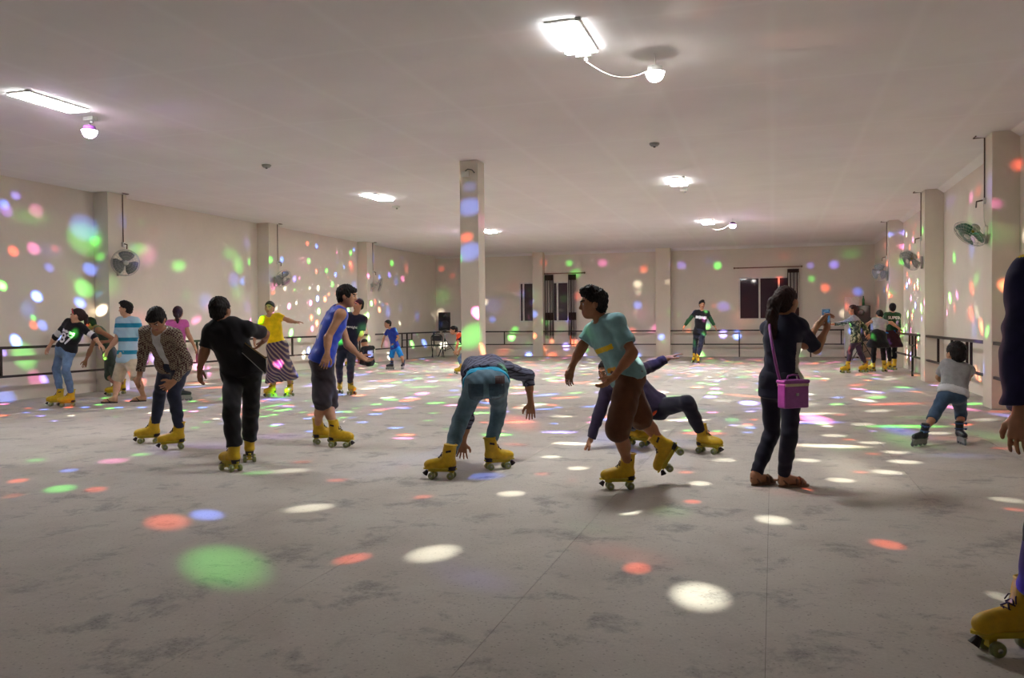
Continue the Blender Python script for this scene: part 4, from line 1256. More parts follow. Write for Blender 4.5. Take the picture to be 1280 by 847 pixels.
def make_hair(k, hair, mat, res):
    style = hair[0]; hs = k.hs; R = k.hR; hp = k.hp; s = k.s
    def E(c, r, kk=.02, cuts=()): return Ell(hp(*c), R.T, np.array(r)*hs, kk*hs, cuts)
    n_w = lambda x, z: R@np.array([x, 0, z])
    rough = .004
    cutp = [(hp(.018,0,0), n_w(.78,-.63))]
    if style in ('short', 'spike', 'fringe'):
        pr = [E((-.016,0,.030), (.110,.088,.100), .02, cutp)]
        pr += [E((-.045,0,-.030), (.064,.073,.066), .02, [(hp(-.002,0,0), n_w(1,-.25))])]
        if style == 'spike':
            pr += [E((.035,0,.108), (.060,.050,.034), .025), E((.01,.02,.118), (.05,.04,.03), .02)]; rough = .007
        if style == 'fringe':
            pr += [E((.066,.012,.066), (.030,.056,.030), .02), E((.055,-.02,.060), (.032,.05,.036), .02), E((.03,.068,.015), (.03,.016,.045), .02), E((.03,-.068,.015), (.03,.016,.045), .02)]; rough = .0045
    elif style == 'cap':
        pr = [E((-.016,0,.034), (.108,.088,.094), .01, [(hp(0,0,.02), n_w(0,-1))]), Ell(hp(.12,0,.03), R.T, np.array((.07,.065,.010))*hs, .006)]
    elif style in ('pony', 'long', 'bun', 'back'):
        pr = [E((-.018,0,.028), (.108,.086,.100), .02, cutp), E((-.05,0,-.03), (.058,.068,.065), .02, [(hp(0,0,0), n_w(1,-.1))])]
        rough = .003
        if style == 'pony':
            pts = hair[1]
            P = [hp(*p) for p in pts]; rr = hair[2] if len(hair) > 2 else [.035, .034, .026, .012]
            for i in range(len(P)-1): pr.append(Cone(P[i], P[i+1], rr[min(i, len(rr)-1)]*hs, rr[min(i+1, len(rr)-1)]*hs, .02))
        if style == 'bun': pr.append(E((-.11,0,.05), (.042,.045,.042), .012))
        if style == 'long':
            for sy in (-1, 0, 1): pr.append(Cone(hp(-.05, sy*.05, -.02), hp(-.075, sy*.045, -.24), .040*hs, .026*hs, .03))
    r = np.random.RandomState(int(abs(k.head[0])*1000) % 9999); ph = r.rand(4)*6.28
    def wr_(X, Y, Z):
        return rough*(np.sin(X*190+ph[0]+2*np.sin(Z*45))*np.sin(Y*190+ph[1]+1.5*np.sin(Z*50))+.5*np.sin(Z*110+ph[2]+3*np.sin(X*60+ph[3])+2*np.sin(Y*70)))
    nm = 'cap' if style == 'cap' else 'hair'
    add_mesh(k, nm, pr, mat, None if style == 'cap' else wr_, res=min(res, .0068))

# lettering laid on a garment
def text_print(k, garment, text, centre_t, size, mat, tilt=0, lateral=0, off=.004, back=False, name='print', extrude=.002):
    cu = bpy.data.curves.new('lettering', 'FONT'); cu.body = text; cu.align_x = 'CENTER'; cu.align_y = 'CENTER'; cu.size = size; cu.offset = size*.02
    tmp = bpy.data.objects.new('lettering', cu); COL.objects.link(tmp)
    dg = bpy.context.evaluated_depsgraph_get(); dg.update()
    me0 = tmp.evaluated_get(dg).to_mesh()
    vs = np.array([v.co[:] for v in me0.vertices]); fs = [tuple(p.vertices) for p in me0.polygons]
    tmp.evaluated_get(dg).to_mesh_clear(); bpy.data.objects.remove(tmp); bpy.data.curves.remove(cu)
    f = -k.front if back else k.front
    x = k.sl if not back else -k.sl
    y = k.axis
    c = k.pel+(k.neck-k.pel)*centre_t+x*lateral
    ca, sa = math.cos(tilt), math.sin(tilt)
    vs = np.stack([vs[:,0]*ca-vs[:,1]*sa, vs[:,0]*sa+vs[:,1]*ca], 1)
    return lay(k, garment, vs, fs, c, x, y, f, mat, name, off)
def lay(k, garment, vs, fs, c, x, y, f, mat, name, off=.004, th=.003):
    """lays a flat pattern on a garment: every point slides along -f until it touches the cloth"""
    P = np.array([c+x*v[0]+y*v[1]+f*.30 for v in vs])
    pr = k.gprims[garment]
    for _ in range(40):
        d = field_at(pr, P)-off
        P = P-f*np.clip(d, -.05, .05)[:, None]*.8
    o_ = P+f*th
    n = len(P)
    V_ = [tuple(p-k.base) for p in P]+[tuple(p-k.base) for p in o_]
    me = bpy.data.meshes.new(name); me.from_pydata(V_, [], [tuple(i+n for i in f_) for f_ in fs]+[tuple(reversed(f_)) for f_ in fs])
    me.update()
    return link(name, me, mat, k.root)
def grid_patch(k, garment, x0, x1, y0, y1, c, x, y, f, mat, name, n=6, shape=None, off=.004):
    vs = []; fs = []
    for j in range(n+1):
        for i in range(n+1):
            a, b_ = x0+(x1-x0)*i/n, y0+(y1-y0)*j/n
            if shape: a, b_ = shape(a, b_, i/n, j/n)
            vs.append((a, b_))
    for j in range(n):
        for i in range(n): fs.append((j*(n+1)+i, j*(n+1)+i+1, (j+1)*(n+1)+i+1, (j+1)*(n+1)+i))
    return lay(k, garment, vs, fs, c, x, y, f, mat, name, off)

# ------------------------------------------------------------------ cloth colours
def C(name, rgb, **kw): return mat_cloth(name, rgb, **kw)
BLACK = C('black cotton', (24, 21, 26)); BLACK2 = C('black cotton trousers', (22, 19, 23)); NAVY = C('navy cotton', (34, 33, 54)); NAVY2 = C('navy trousers', (30, 27, 44))
DENIM = C('blue denim', (98, 122, 154), var=.3); DENIM_D = C('dark denim', (40, 44, 62), var=.35); DENIM_T = C('teal grey denim', (86, 112, 128), var=.3)
YELLOW = C('yellow jersey', (236, 198, 10)); WHITE = C('white cotton', (205, 205, 208)); GREYT = C('grey cotton', (150, 148, 150)); PINK = C('pink cotton', (206, 100, 170))
OLIVE = C('dark green cotton', (58, 66, 54)); KHAKI = C('khaki cotton', (200, 184, 160)); BLUEJ = C('shiny blue jersey', (22, 64, 190), rough=.5, spec=.5)
CHARC = C('dark charcoal shorts', (50, 42, 48)); BLUES = C('bright blue shorts', (28, 130, 210)); BLUET = C('royal blue cotton', (38, 58, 150)); TEAL = C('pale teal cotton', (128, 170, 176))
BROWN = C('brown shorts', (92, 58, 38)); TURQ = C('turquoise cotton', (0, 140, 180)); GREENJ = C('green jacket', (34, 74, 44)); MAROON = C('dark maroon cotton', (58, 26, 34))
PURPLE_LIT_T = C('purple light painted on trousers', (78, 60, 130)); ORANGE = C('orange cotton', (220, 84, 40)); PURPLED = C('dark purple jacket', (48, 36, 62)); CAPM = C('dark cap', (44, 34, 32))
PRINT = mat_plain('white print', (225, 222, 226), .7, var=.05); PRINT_G = mat_plain('pale grey print', (168, 166, 182), .7, var=.2)
def mat_stripes():
    mt, t, b = new_mat('turquoise striped cotton')
    co = obj_coord(t); sep = t.node('ShaderNodeSeparateXYZ'); t.link(co, sep.inputs[0])
    mr = t.node('ShaderNodeMapRange'); t.link(sep.outputs[2], mr.inputs[0]); mr.inputs['From Min'].default_value = .6; mr.inputs['From Max'].default_value = 1.6
    pale, dk = lin((170, 200, 216)), lin((26, 128, 160))
    zz = lambda v: (v-.6)/1.0
    st = ramp(t, mr.outputs[0], [(0, pale), (zz(.815), dk), (zz(.885), pale), (zz(1.03), dk), (zz(1.10), pale), (zz(1.265), dk), (zz(1.34), pale)], 'CONSTANT')
    t.link(st, b.inputs['Base Color']); b.inputs['Roughness'].default_value = .9
    return mt
def mat_check(name, c1, c2, scale):
    mt, t, b = new_mat(name)
    co = obj_coord(t); mp = t.node('ShaderNodeMapping'); mp.inputs['Rotation'].default_value = (.3, .4, .8); t.link(co, mp.inputs[0])
    ck = t.node('ShaderNodeTexChecker'); ck.inputs['Scale'].default_value = scale; t.link(mp.outputs[0], ck.inputs[0])
    ck.inputs[1].default_value = (*lin(c1), 1); ck.inputs[2].default_value = (*lin(c2), 1)
    t.link(ck.outputs[0], b.inputs['Base Color']); b.inputs['Roughness'].default_value = .9
    return mt
def mat_plaid(name, base, line, scale):
    mt, t, b = new_mat(name)
    co = obj_coord(t)
    mp = t.node('ShaderNodeMapping'); mp.inputs['Rotation'].default_value = (.5, .5, .75); t.link(co, mp.inputs[0])
    outs = []
    for d in ('X', 'Z'):
        w = t.node('ShaderNodeTexWave', wave_type='BANDS', bands_direction=d); w.inputs['Scale'].default_value = scale; w.inputs['Distortion'].default_value = .4
        t.link(mp.outputs[0], w.inputs[0]); outs.append(ramp(t, w.outputs['Fac'], [(.8, (0,0,0)), (.9, (1,1,1))]))
    mx = t.node('ShaderNodeMix', data_type='RGBA', blend_type='LIGHTEN'); mx.inputs['Factor'].default_value = 1
    t.link(outs[0], mx.inputs[6]); t.link(outs[1], mx.inputs[7])
    m2 = t.node('ShaderNodeMix', data_type='RGBA'); t.link(mx.outputs[2], m2.inputs['Factor']); m2.inputs[6].default_value = (*lin(base), 1); m2.inputs[7].default_value = (*lin(line), 1)
    t.link(m2.outputs[2], b.inputs['Base Color']); b.inputs['Roughness'].default_value = .9
    return mt
def mat_camo():
    mt, t, b = new_mat('camouflage cloth')
    f = tex_noise(t, 11, 2, .5, obj_coord(t), .6)
    t.link(ramp(t, f, [(0, lin((30, 34, 26))), (.43, lin((64, 72, 48))), (.5, lin((120, 116, 84))), (.55, lin((188, 184, 150))), (.6, lin((50, 54, 36)))], 'CONSTANT'), b.inputs['Base Color'])
    b.inputs['Roughness'].default_value = .9
    return mt
def mat_skirt():
    mt, t, b = new_mat('patterned purple skirt')
    co = obj_coord(t); mp = t.node('ShaderNodeMapping'); mp.inputs['Rotation'].default_value = (0, .8, 0); t.link(co, mp.inputs[0])
    w = t.node('ShaderNodeTexWave', bands_direction='X'); w.inputs['Scale'].default_value = 5.5; w.inputs['Distortion'].default_value = 1.5; w.inputs['Detail'].default_value = 2; t.link(mp.outputs[0], w.inputs[0])
    t.link(ramp(t, w.outputs['Fac'], [(.2, lin((66, 52, 72))), (.6, lin((92, 72, 96))), (.85, lin((150, 130, 110)))]), b.inputs['Base Color']); b.inputs['Roughness'].default_value = .9
    return mt
STRIPE = mat_stripes(); CHECK = mat_check('brown checked jacket', (74, 42, 42), (150, 138, 118), 56); PLAID = mat_plaid('plaid shirt', (96, 98, 120), (44, 42, 58), 9); CAMO = mat_camo(); SKIRT = mat_skirt()
FLIP = mat_plain('black rubber', (38, 34, 32), .8); SAND = mat_plain('brown leather', (120, 88, 66), .6)

def seg_frac(a, b, P): return (P-a)@(b-a)/((b-a)@(b-a))
def on_sleeve(k, lo, hi, sides='LR', forearm=False):
    """faces of a sleeve between two fractions of the upper arm (or forearm)"""
    def f(P):
        m_ = np.zeros(len(P), bool)
        for q in sides:
            a, b = (k.sh[q], k.el[q]) if not forearm else (k.el[q], k.wr[q])
            t_ = seg_frac(a, b, P); d = np.linalg.norm(P-(a+np.clip(t_, 0, 1)[:, None]*(b-a)), axis=1)
            lat = abs((P-k.neck)@k.sl)
            m_ |= (t_ > lo) & (t_ < hi) & (d < .085*k.s) & ((lat > .13*k.s) | (t_ > .3))
        return m_
    return f
def spine_band(k, lo, hi, front=None, latmax=9):
    def f(P):
        t_ = seg_frac(k.pel, k.neck, P); lat = abs((P-k.pel-np.outer(t_, k.neck-k.pel))@k.sl)
        m_ = (t_ > lo) & (t_ < hi) & (lat < latmax)
        if front is not None: m_ &= ((P-k.pel-np.outer(t_, k.neck-k.pel))@k.front*front) > .02
        return m_
    return f

# ------------------------------------------------------------------ the skaters
# 1 woman in the 87 shirt
p1 = person('woman in black 87 jersey and light jeans on yellow skates by left railing', 1.60,
    dict(L=dict(c=(85,508), h=196), R=dict(c=(71,507), h=196)), (82,438), (95,404), (96.5,394.5), (195, -5),
    dict(L=((117,420),(124,429),(129,434)), R=((70,420),(62,432),(57,441))), dict(L=(82,463), R=(70,461)), 250, 258, .010, SKIN_L, female=True, hairmat=HAIR_B,
    hair=('pony', [(-.09,0,.04),(-.13,.0,-.02),(-.12,0,-.12),(-.10,0,-.17)]),
    garments=[bottom('jeans', DENIM, 1.9, .16, .008, .006), top('jersey', BLACK, 1.35, .06, .012, .014, neckhole=.075, regions=lambda k: [(on_sleeve(k, .62, .95), WHITE)])])
text_print(p1, 'jersey', '87', .40, .225, PRINT)
for i_, (w_, h_) in enumerate(((.035,.05),(.03,.035),(.036,.045),(.028,.03),(.034,.05),(.03,.04),(.035,.05))):
    grid_patch(p1, 'jersey', -.115+.034*i_, -.115+.034*i_+w_*.9, -h_/2, h_/2, p1.pel+(p1.neck-p1.pel)*.66, p1.sl, p1.axis, p1.front, PRINT, 'print', 3)
hb = MB().tube([p1.hp(.03+.03*math.sin(a), .092*math.cos(a), .03+.092*math.sin(a))-p1.base for a in np.linspace(.1, math.pi-.1, 15)], .009, 6)
hb.build('hair_band', mat_plain('red hair band', (190, 40, 60), .6), p1.root, True)
# 2 bent person
p2 = person('person in a dark green tank top bending over beside the striped shirt man', 1.62,
    dict(L=dict(c=(142,494.5), h=185), R=dict(c=(150,492), h=185)), (139,445), (122,410,'-'), (112.5,405), (200,-25),
    dict(L=((145,425.5),(131,427),(124,427)), R=((113,437),(107.5,450),(105.5,457))), dict(L=(136,470), R=(144,469)), 190, 205, .011, SKIN_D,
    garments=[bottom('shorts', OLIVE, 1.1, .16, .012, .02), top('tank_top', OLIVE, 0, -.02, .014, vest=True, neckhole=.075)])
# 3 striped man
p3 = person('man in a turquoise striped shirt and khaki shorts walking in flip-flops', 1.70,
    dict(L=dict(c=(175,501.5), h=190), R=dict(c=(139,503.5), h=187)), (159,448), (160,399), (157,386), (190,-4),
    dict(L=((181,427),(184,446),(183,455)), R=((146,424,'+'),(134,438),(130,448))), dict(L=(171,473), R=(147,475)), 235, 250, .010, SKIN_L, hair=('spike',), foot_kind=('flip', FLIP, FLIP), girth=1.05,
    garments=[bottom('shorts', KHAKI, .98, .16, .014, .024), top('striped_shirt', STRIPE, .72, -.08, .020, .02)])
# 4 checked jacket
def open_tee(k): pass
p4 = person('man in a brown checked jacket over a white tee stooping on yellow skates', 1.66,
    dict(L=dict(c=(217,561), h=207), R=dict(c=(187,553.5), h=190)), (218,457), (199,414,'-'), (196,399,'-'), (262,-48),
    dict(L=((234,452),(217,477,'-'),(199,489)), R=((179,441),(175,466),(172,476))), dict(L=(217,494), R=(199,493)), 250, 255, .0060, SKIN, hair=('fringe',), hands=dict(L=dict(curl=.3, thumb=np.array([.3,-.2,1.]))),
    garments=[bottom('trousers', DENIM_D, 1.93, .18, .008, .006), top('tee', WHITE, .3, .02, .008, .006, neckhole=.066), top('jacket', CHECK, 1.9, .02, .022, .016, amp=.005, neckhole=.085, open_v=.1)])
# 5 girl with ponytail
p5 = person('girl with a ponytail and pink top seen from behind on black inline skates', 1.52,
    dict(L=dict(c=(217,500), h=95), R=dict(c=(229,500.5), h=20)), (222,442), (221.5,402), (222.5,391), (100,0),
    dict(L=((212,420),(209,435),(209,441)), R=((236,419),(243,432),(246,439))), dict(L=(217,469), R=(226,469)), 85, None, .011, SKIN, female=True, foot_kind='inline', hairmat=HAIR_B,
    hair=('pony', [(-.10,0,.0),(-.12,0,-.05),(-.11,-.01,-.13),(-.10,-.01,-.18)]),
    garments=[bottom('trousers', BLACK2, 1.9, .16), top('pink_top', PINK, .35, 0, .012)])
# 6 man in black
p6 = person('man all in black with a folder under his arm, seen from behind', 1.66,
    dict(L=dict(c=(289,588), h=140), R=dict(c=(312,576), h=108)), (303,466), (279,403,'+'), (275.5,387.5), (75, 0),
    dict(L=((256,438.5),(250,459),(249,471)), R=((331,417,'+'),(331,424,'+'),(326,430))), dict(L=(289,512), R=(314,510)), 80, 85, .0060, SKIN_D, hair=('short',),
    sh=dict(L=(263,415), R=(309,410)), garments=[bottom('trousers', BLACK2, 1.93, .18, .012, .016, amp=.006, flare=.012), top('black_shirt', BLACK, .8, -.03, .014, .018, amp=.005)])
# 7 woman in yellow
p7 = person('smiling woman in a bright yellow top and long patterned skirt, arms out', 1.60,
    dict(L=dict(c=(361.5,495), h=258), R=dict(c=(338.5,495.5), h=238)), (347,436), (338,395), (337,384.5), (265,-3),
    dict(L=((360,400),(369,402.5),(374,402)), R=((323,414),(318,424),(318,431))), dict(L=(357,463), R=(341,463)), 268, None, .010, SKIN, female=True, hair=('bun',), girth=1.02,
    garments=[skirt('skirt', SKIRT, .30, .16, w=.21, dep_=.18), top('yellow_top', YELLOW, .55, -.03, .012, .014, neckhole=.078)])
# 8 man in blue jersey
p8 = person('young man in a shiny blue sleeveless jersey and dark shorts on yellow skates', 1.66,
    dict(L=dict(c=(404,554), h=28), R=dict(c=(424,558.5), h=352)), (402,449), (425,387), (434,370), (352,-6),
    dict(L=((434,430,'+'),(449,444.5),(457,449)), R=((410,421.5,-.05),(409,442,-.06),(405,456,-.02))), dict(L=(403,501), R=(411,503)), 20, 20, .0060, SKIN, hair=('fringe',),
    garments=[bottom('shorts', CHARC, 1.0, .14, .014, .028, amp=.006), top('blue_jersey', BLUEJ, 0, -.04, .020, vest=True, amp=.006, neckhole=.07, regions=lambda k: [(spine_band(k, .34, .62, -1, .07), PRINT_G)])])
# 9 navy tee
p9 = person('man in a navy tee with white script and dark jeans behind the blue jersey man', 1.70,
    dict(L=dict(c=(439.5,493), h=300), R=dict(c=(425,491.5), h=280)), (434,437), (444,394), (447.5,381), (230,-4),
    dict(L=((452,417.5),(442,431),(438,438)), R=((430,416),(429,431),(429,438))), dict(L=(438,459), R=(424,458)), 272, None, .011, SKIN,
    garments=[bottom('jeans', DENIM_D, 1.92, .16, .008, .008), top('navy_tee', NAVY, .75, -.05, .014, .018)])
text_print(p9, 'navy_tee', 'vernight', .66, .062, PRINT, tilt=.12)
# 10 sitting
fl10 = floor_pt(462, 458.5)
p10 = person('person in a black tee and cap sitting on the floor by the left wall', 1.66,
    dict(L=dict(c=(438,458), h=180), R=dict(c=(440,457), h=170)), (462,452.5), (459.5,434), (455,428.5), (160,-10),
    dict(L=((450,444,'-'),(443,450),(440,453)), R=((455,446,'+'),(448,449),(444,451))), dict(L=(450,452), R=(451,445)), 160, 130, .012, SKIN, hair=('cap',), hairmat=CAPM, pel_dz=.0,
    garments=[bottom('shorts', BLACK2, .9, .16), top('black_tee', BLACK, .6, -.02, .016, regions=lambda k: [(spine_band(k, .35, .78, -1, .10), PRINT_G)])])
# 11 boy in blue
p11 = person('boy in a royal blue tee and bright blue shorts on black inline skates', 1.24,
    dict(L=dict(c=(503.5,461), h=262), R=dict(c=(488,461.5), h=192)), (494,434), (488.5,411.5), (484.5,405), (215,-6),
    dict(L=((498,422),(492,429.5),(489,432)), R=((480,421),(477.5,430.5),(476.5,435))), dict(L=(502,446), R=(489,447)), 240, None, .011, SKIN, head_scale=1.08, foot_kind='inline',
    garments=[bottom('shorts', BLUES, .95, .14, .014, .02), top('blue_tee', BLUET, .7, -.06, .016)])
# 12 boy behind the column
p12 = person('boy with orange collar stooping half hidden behind the middle column', 1.45,
    dict(L=dict(c=(575,467), h=190), R=dict(c=(588,466), h=185)), (586,436), (573,418,'-'), (567,412.5), (190,-15),
    dict(L=((572,430,'-'),(570,438),(569,443)), R=((580,431,'+'),(574,438),(572,443))), dict(L=(575,448), R=(583,448)), 185, None, .012, SKIN,
    garments=[bottom('jeans', DENIM, 1.9, .16), top('dark_tee', NAVY, .6, -.04, regions=lambda k: [(spine_band(k, .82, 1.2), ORANGE)])])
# 13 bent man
z13 = depth_of(floor_pt(588, 592))
p13 = person('man bent double in teal grey jeans and plaid shirt with one hand on the floor', 1.70,
    dict(L=dict(c=(554,598), h=170), R=dict(c=(621,586), h=22)), (608,480), (603,458,'+'), (596,476,.1), (90,-70),
    dict(L=((584,524,.12),(579,553,.06),(577,575,.05)), R=((660,470,'+'),(663.5,503),(663.5,522))), dict(L=(575,525), R=(624,511)), 90, None, .0060, SKIN_D,
    sh=dict(L=(589,466,.0), R=(632,461,.0)), hands=dict(L=dict(curl=.12, thumb=_rt), R=dict(curl=.3, thumb=-_rt)), neck_len=.13,
    garments=[bottom('jeans', DENIM_T, 1.93, .05, .012, .010, amp=.006), top('tee', TURQ, .3, .0, .012, .008, amp=.006), top('plaid_shirt', PLAID, 1.35, .26, .024, .02, amp=.005, cuff=True)])
pz = np.array([0,0,1.])
for sx_ in (-1, 1):
    grid_patch(p13, 'jeans', -.065, .065, -.075, .06, dep(608+sx_*13, 488, p13.z0-.1), _rt, pz, -_fw, C('darker denim pocket', (58, 78, 94), var=.3), 'back_pocket', 5, lambda a, b_, i, j: (a*(1.0 if j > .25 else .82+.18*j*4), b_-(.018*(1-abs(2*i-1)) if j < .01 else 0)))
grid_patch(p13, 'jeans', -.04, .04, -.02, .045, dep(625, 476, p13.z0-.1), _rt, pz, -_fw, mat_plain('brown wallet', (58, 30, 32), .5), 'wallet', 4, off=.010)
# 14 running boy
p14 = person('boy in a pale teal tee and brown shorts racing left in mid stride', 1.62,
    dict(L=dict(c=(776,611), h=182), R=dict(ank=(826,551,.14), h=178, pitch=-58)), (784,470), (753,404), (741,379.5), (184,-6),
    dict(L=((791,441,'-'),(768,470,'-'),(756,481)), R=((728,432),(715,458),(710,476))), dict(L=(772,537), R=(801,522,.12)), 195, 215, .0060, SKIN_D, hair=('spike',), pel_dz=.04,
    garments=[bottom('shorts', BROWN, 1.0, .14, .016, .026, amp=.005), top('teal_tee', TEAL, .72, -.06, .018, .02, amp=.005, regions=lambda k: [(lambda P: spine_band(k, .55, .64, 1, .12)(P), C('yellow print', (222, 186, 30))), (spine_band(k, .18, .26, 1, .08), C('orange print', (224, 160, 40)))])])
# 15 low leaning skater
p15 = person('skater in a dark purple jacket leaning low with one hand on the floor', 1.66,
    dict(L=dict(c=(884,566), h=322), R=dict(c=(796,557), h=320)), (815,509), (775,474), (759,464), (225,-15),
    dict(L=((813,458,'+'),(834,448),(843,444)), R=((748,519),(738,550),(731,561))), dict(L=(859,503), R=(792,527,-.25)), 265, 250, .008, SKIN_D, hair=('short',),
    sh=dict(L=(793,466), R=(759,487)), hands=dict(R=dict(curl=.1), L=dict(curl=.15)),
    garments=[bottom('trousers', NAVY2, 1.93, .17, .012, .014, amp=.005), top('jacket', PURPLED, 1.92, -.02, .022, .022, amp=.006, neckhole=.075), top('belt_shirt', ORANGE, 0, -.06, .0155, vest=True)])
# 16 far skater
p16 = person('far skater in a dark sweatshirt with a white chest band and yellow skates', 1.74,
    dict(L=dict(c=(872.5,454), h=262), R=dict(c=(867.5,453), h=248)), (874.5,416.5), (877,389), (877.5,380.5), (275,-8),
    dict(L=((889.5,401),(893.5,408),(896,412)), R=((860,401),(855,408.5),(853.5,412))), dict(L=(876,430), R=(869,430)), 262, None, .012, SKIN, hair=('spike',),
    garments=[bottom('jeans', DENIM_D, 1.92, .16), top('sweatshirt', BLACK, 1.75, -.06, .016, .018, regions=lambda k: [(on_sleeve(k, .45, 2), GREENJ), (on_sleeve(k, -.2, 1.2, forearm=True), GREENJ), (spine_band(k, .66, .78, None, .17), WHITE)])])
# 17 woman with phone
p17 = person('woman in dark navy with a long ponytail holding up a phone', 1.58,
    dict(L=dict(c=(951,605.5), h=28), R=dict(c=(988,608), h=8)), (976,482), (980,396), (983,377), (38,-4),
    dict(L=((1006,431,'+'),(1022,406,'+'),(1030,397)), R=((1020,437,'+'),(1034,409,'+'),(1035,395))), dict(L=(965,541), R=(987,543)), 50, 50, .0060, SKIN, female=True, hairmat=HAIR_B,
    sh=dict(L=(960,410,.12), R=(1000,408,-.05)), foot_kind=('sandal', SAND, SAND), hands=dict(L=dict(curl=.5), R=dict(curl=.5)), girth=.90,
    hair=('pony', [(-.09,0,.03),(-.15,.01,-.02),(-.17,.01,-.12),(-.16,.01,-.24),(-.13,.01,-.30)], [.045,.048,.046,.034,.014]),
    garments=[bottom('trousers', NAVY2, 1.95, .16, .014, .012, amp=.004), top('navy_tee', NAVY, .9, -.16, .014, .014, amp=.005, regions=lambda k: [(lambda P: ((P-k.pel-np.outer(seg_frac(k.pel, k.neck, P), k.neck-k.pel))@_rt > .066) & (seg_frac(k.pel, k.neck, P) < .64) & (seg_frac(k.pel, k.neck, P) > -.02) & ~on_sleeve(k, .2, 2)(P), C('pale printed cotton', (190, 190, 176)))])])
# 18 camouflage girl
p18 = person('girl in a camouflage jacket with long dark hair in the right far corner', 1.60,
    dict(L=dict(c=(1057.5,466), h=192), R=dict(c=(1080,465), h=200)), (1070,424), (1067,396), (1065.5,387), (170,-6),
    dict(L=((1053,404.5),(1042,405),(1037,405.5)), R=((1081,409,'+'),(1086,418),(1086,423))), dict(L=(1062,440), R=(1075,441)), 150, None, .012, SKIN, female=True, hair=('long',), hairmat=HAIR_B,
    garments=[bottom('leggings', C('purple grey leggings', (62, 46, 66)), 1.8, .16, .006, .004), top('camouflage_jacket', CAMO, 1.9, -.10, .020, .018, regions=lambda k: [(spine_band(k, .84, 1.3), GREYT)])])
# 19 girl in pale top
p19 = person('girl in pale grey top and dark skirt bending, arm on right railing', 1.56,
    dict(L=dict(c=(1089.5,464), h=110), R=dict(c=(1105.5,464.5), h=255)), (1098,420), (1100,400,'+'), (1099.5,393.5,'+'), (90,-30),
    dict(L=((1084,405),(1081,413),(1081,417)), R=((1114,403),(1123.5,410),(1127.5,413))), dict(L=(1092,441), R=(1104,441)), 90, None, .012, SKIN_L, female=True, hair=('back',),
    garments=[bottom('leggings', BLACK2, 1.85, .16, .006, .004), skirt('skirt', BLACK, .62, .22, w=.19, dep_=.16), top('pale_top', GREYT, .25, .12, .012)])
# 20 green jacket
p20 = person('person in green jacket with white back lettering and maroon skirt', 1.60,
    dict(L=dict(c=(1110.5,461.5), h=100), R=dict(c=(1117.5,462), h=80)), (1114.5,418.5), (1115.5,392), (1115.5,384.5), (80,0),
    dict(L=((1107,402,'-'),(1106,412),(1106,418)), R=((1123,403,'-'),(1124.5,411),(1125,416))), dict(L=(1111,438), R=(1118,438)), 85, None, .012, SKIN, female=True, hair=('back',),
    garments=[bottom('leggings', BLACK2, 1.85, .16, .006, .004), skirt('skirt', MAROON, .60, .2, w=.19, dep_=.16), top('green_jacket', GREENJ, 1.9, .08, .018, .018, regions=lambda k: [(spine_band(k, -.3, .22), BLUES)])])
text_print(p20, 'green_jacket', 'SUPER', .80, .105, PRINT, back=True)
# 21 small child
p21 = person('small child in a grey tee and denim shorts on blue inline skates, seen from behind', 1.12,
    dict(L=dict(c=(1149,557), h=205, roll=-10), R=dict(c=(1201.5,555), h=262)), (1191,492), (1196,456,'+'), (1195,442), (95,-12),
    dict(L=((1173,471,'+'),(1179,478,'+'),(1184,480)), R=((1214.5,463,'+'),(1211,474,'+'),(1207,476))), dict(L=(1169,516), R=(1201,516)), 88, None, .0075, SKIN, head_scale=1.2, foot_kind='inline', eyes=True, girth=1.08, shoulder=.105,
    garments=[bottom('denim_shorts', C('faded denim', (66, 86, 112), var=.35), 1.38, .14, .012, .016), top('grey_tee', GREYT, .75, -.02, .020, .018, regions=lambda k: [(spine_band(k, -.5, .17), WHITE)])])
# 22 person at the right edge
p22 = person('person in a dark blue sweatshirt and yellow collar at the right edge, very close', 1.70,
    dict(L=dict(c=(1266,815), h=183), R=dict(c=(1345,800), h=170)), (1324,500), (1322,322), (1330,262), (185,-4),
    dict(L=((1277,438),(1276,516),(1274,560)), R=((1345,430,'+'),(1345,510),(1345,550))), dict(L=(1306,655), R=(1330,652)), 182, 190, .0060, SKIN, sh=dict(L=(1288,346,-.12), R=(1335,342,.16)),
    garments=[bottom('trousers', NAVY2, 1.85, .16, .010, .004, regions=lambda k: [(lambda P: P[:,2] < .46, PURPLE_LIT_T)]), top('sweatshirt', C('dark blue fleece', (38, 37, 76)), 1.86, -.06, .022, .030, amp=.006, puff=.5, regions=lambda k: [(spine_band(k, .985, 1.4), YELLOW)])])  # purple disco light on the navy lower legs is painted into the cloth colour

# ------------------------------------------------------------------ things they carry
# purple handbag on its strap
hz = p17.z0-.30
c = dep(991.5, 494, hz)
rx = unit(_rt*.93+_fw*.36); ry = np.cross(np.array([0,0,1.]), rx); zz = np.array([0,0,1.])
px = hz/F_PX
bw, bh = 37*px/2, 31*px/2
M['bag'] = mat_plain('purple leather', (150, 74, 150), .38, 0, .12, 30, .05)
M['bag_lining'] = mat_plain('pale lining', (196, 186, 150), .7)
o = thing('handbag', c-zz*bh, 'purple box handbag hanging at the hip of the woman with the phone', 'bag')
b0 = c-zz*bh
MB().obox(c-b0, rx*bw, ry*.045, zz*bh).build('body', M['bag'], o, bevel=.012)
MB().obox(c-b0+zz*(bh+.012), rx*(bw+.006), ry*.052, zz*.014).build('flap', M['bag'], o, bevel=.01)
MB().obox(c-b0+zz*(bh-.012)-ry*-.0, rx*(bw*.96), ry*.049, zz*.010).build('lining', M['bag_lining'], o)
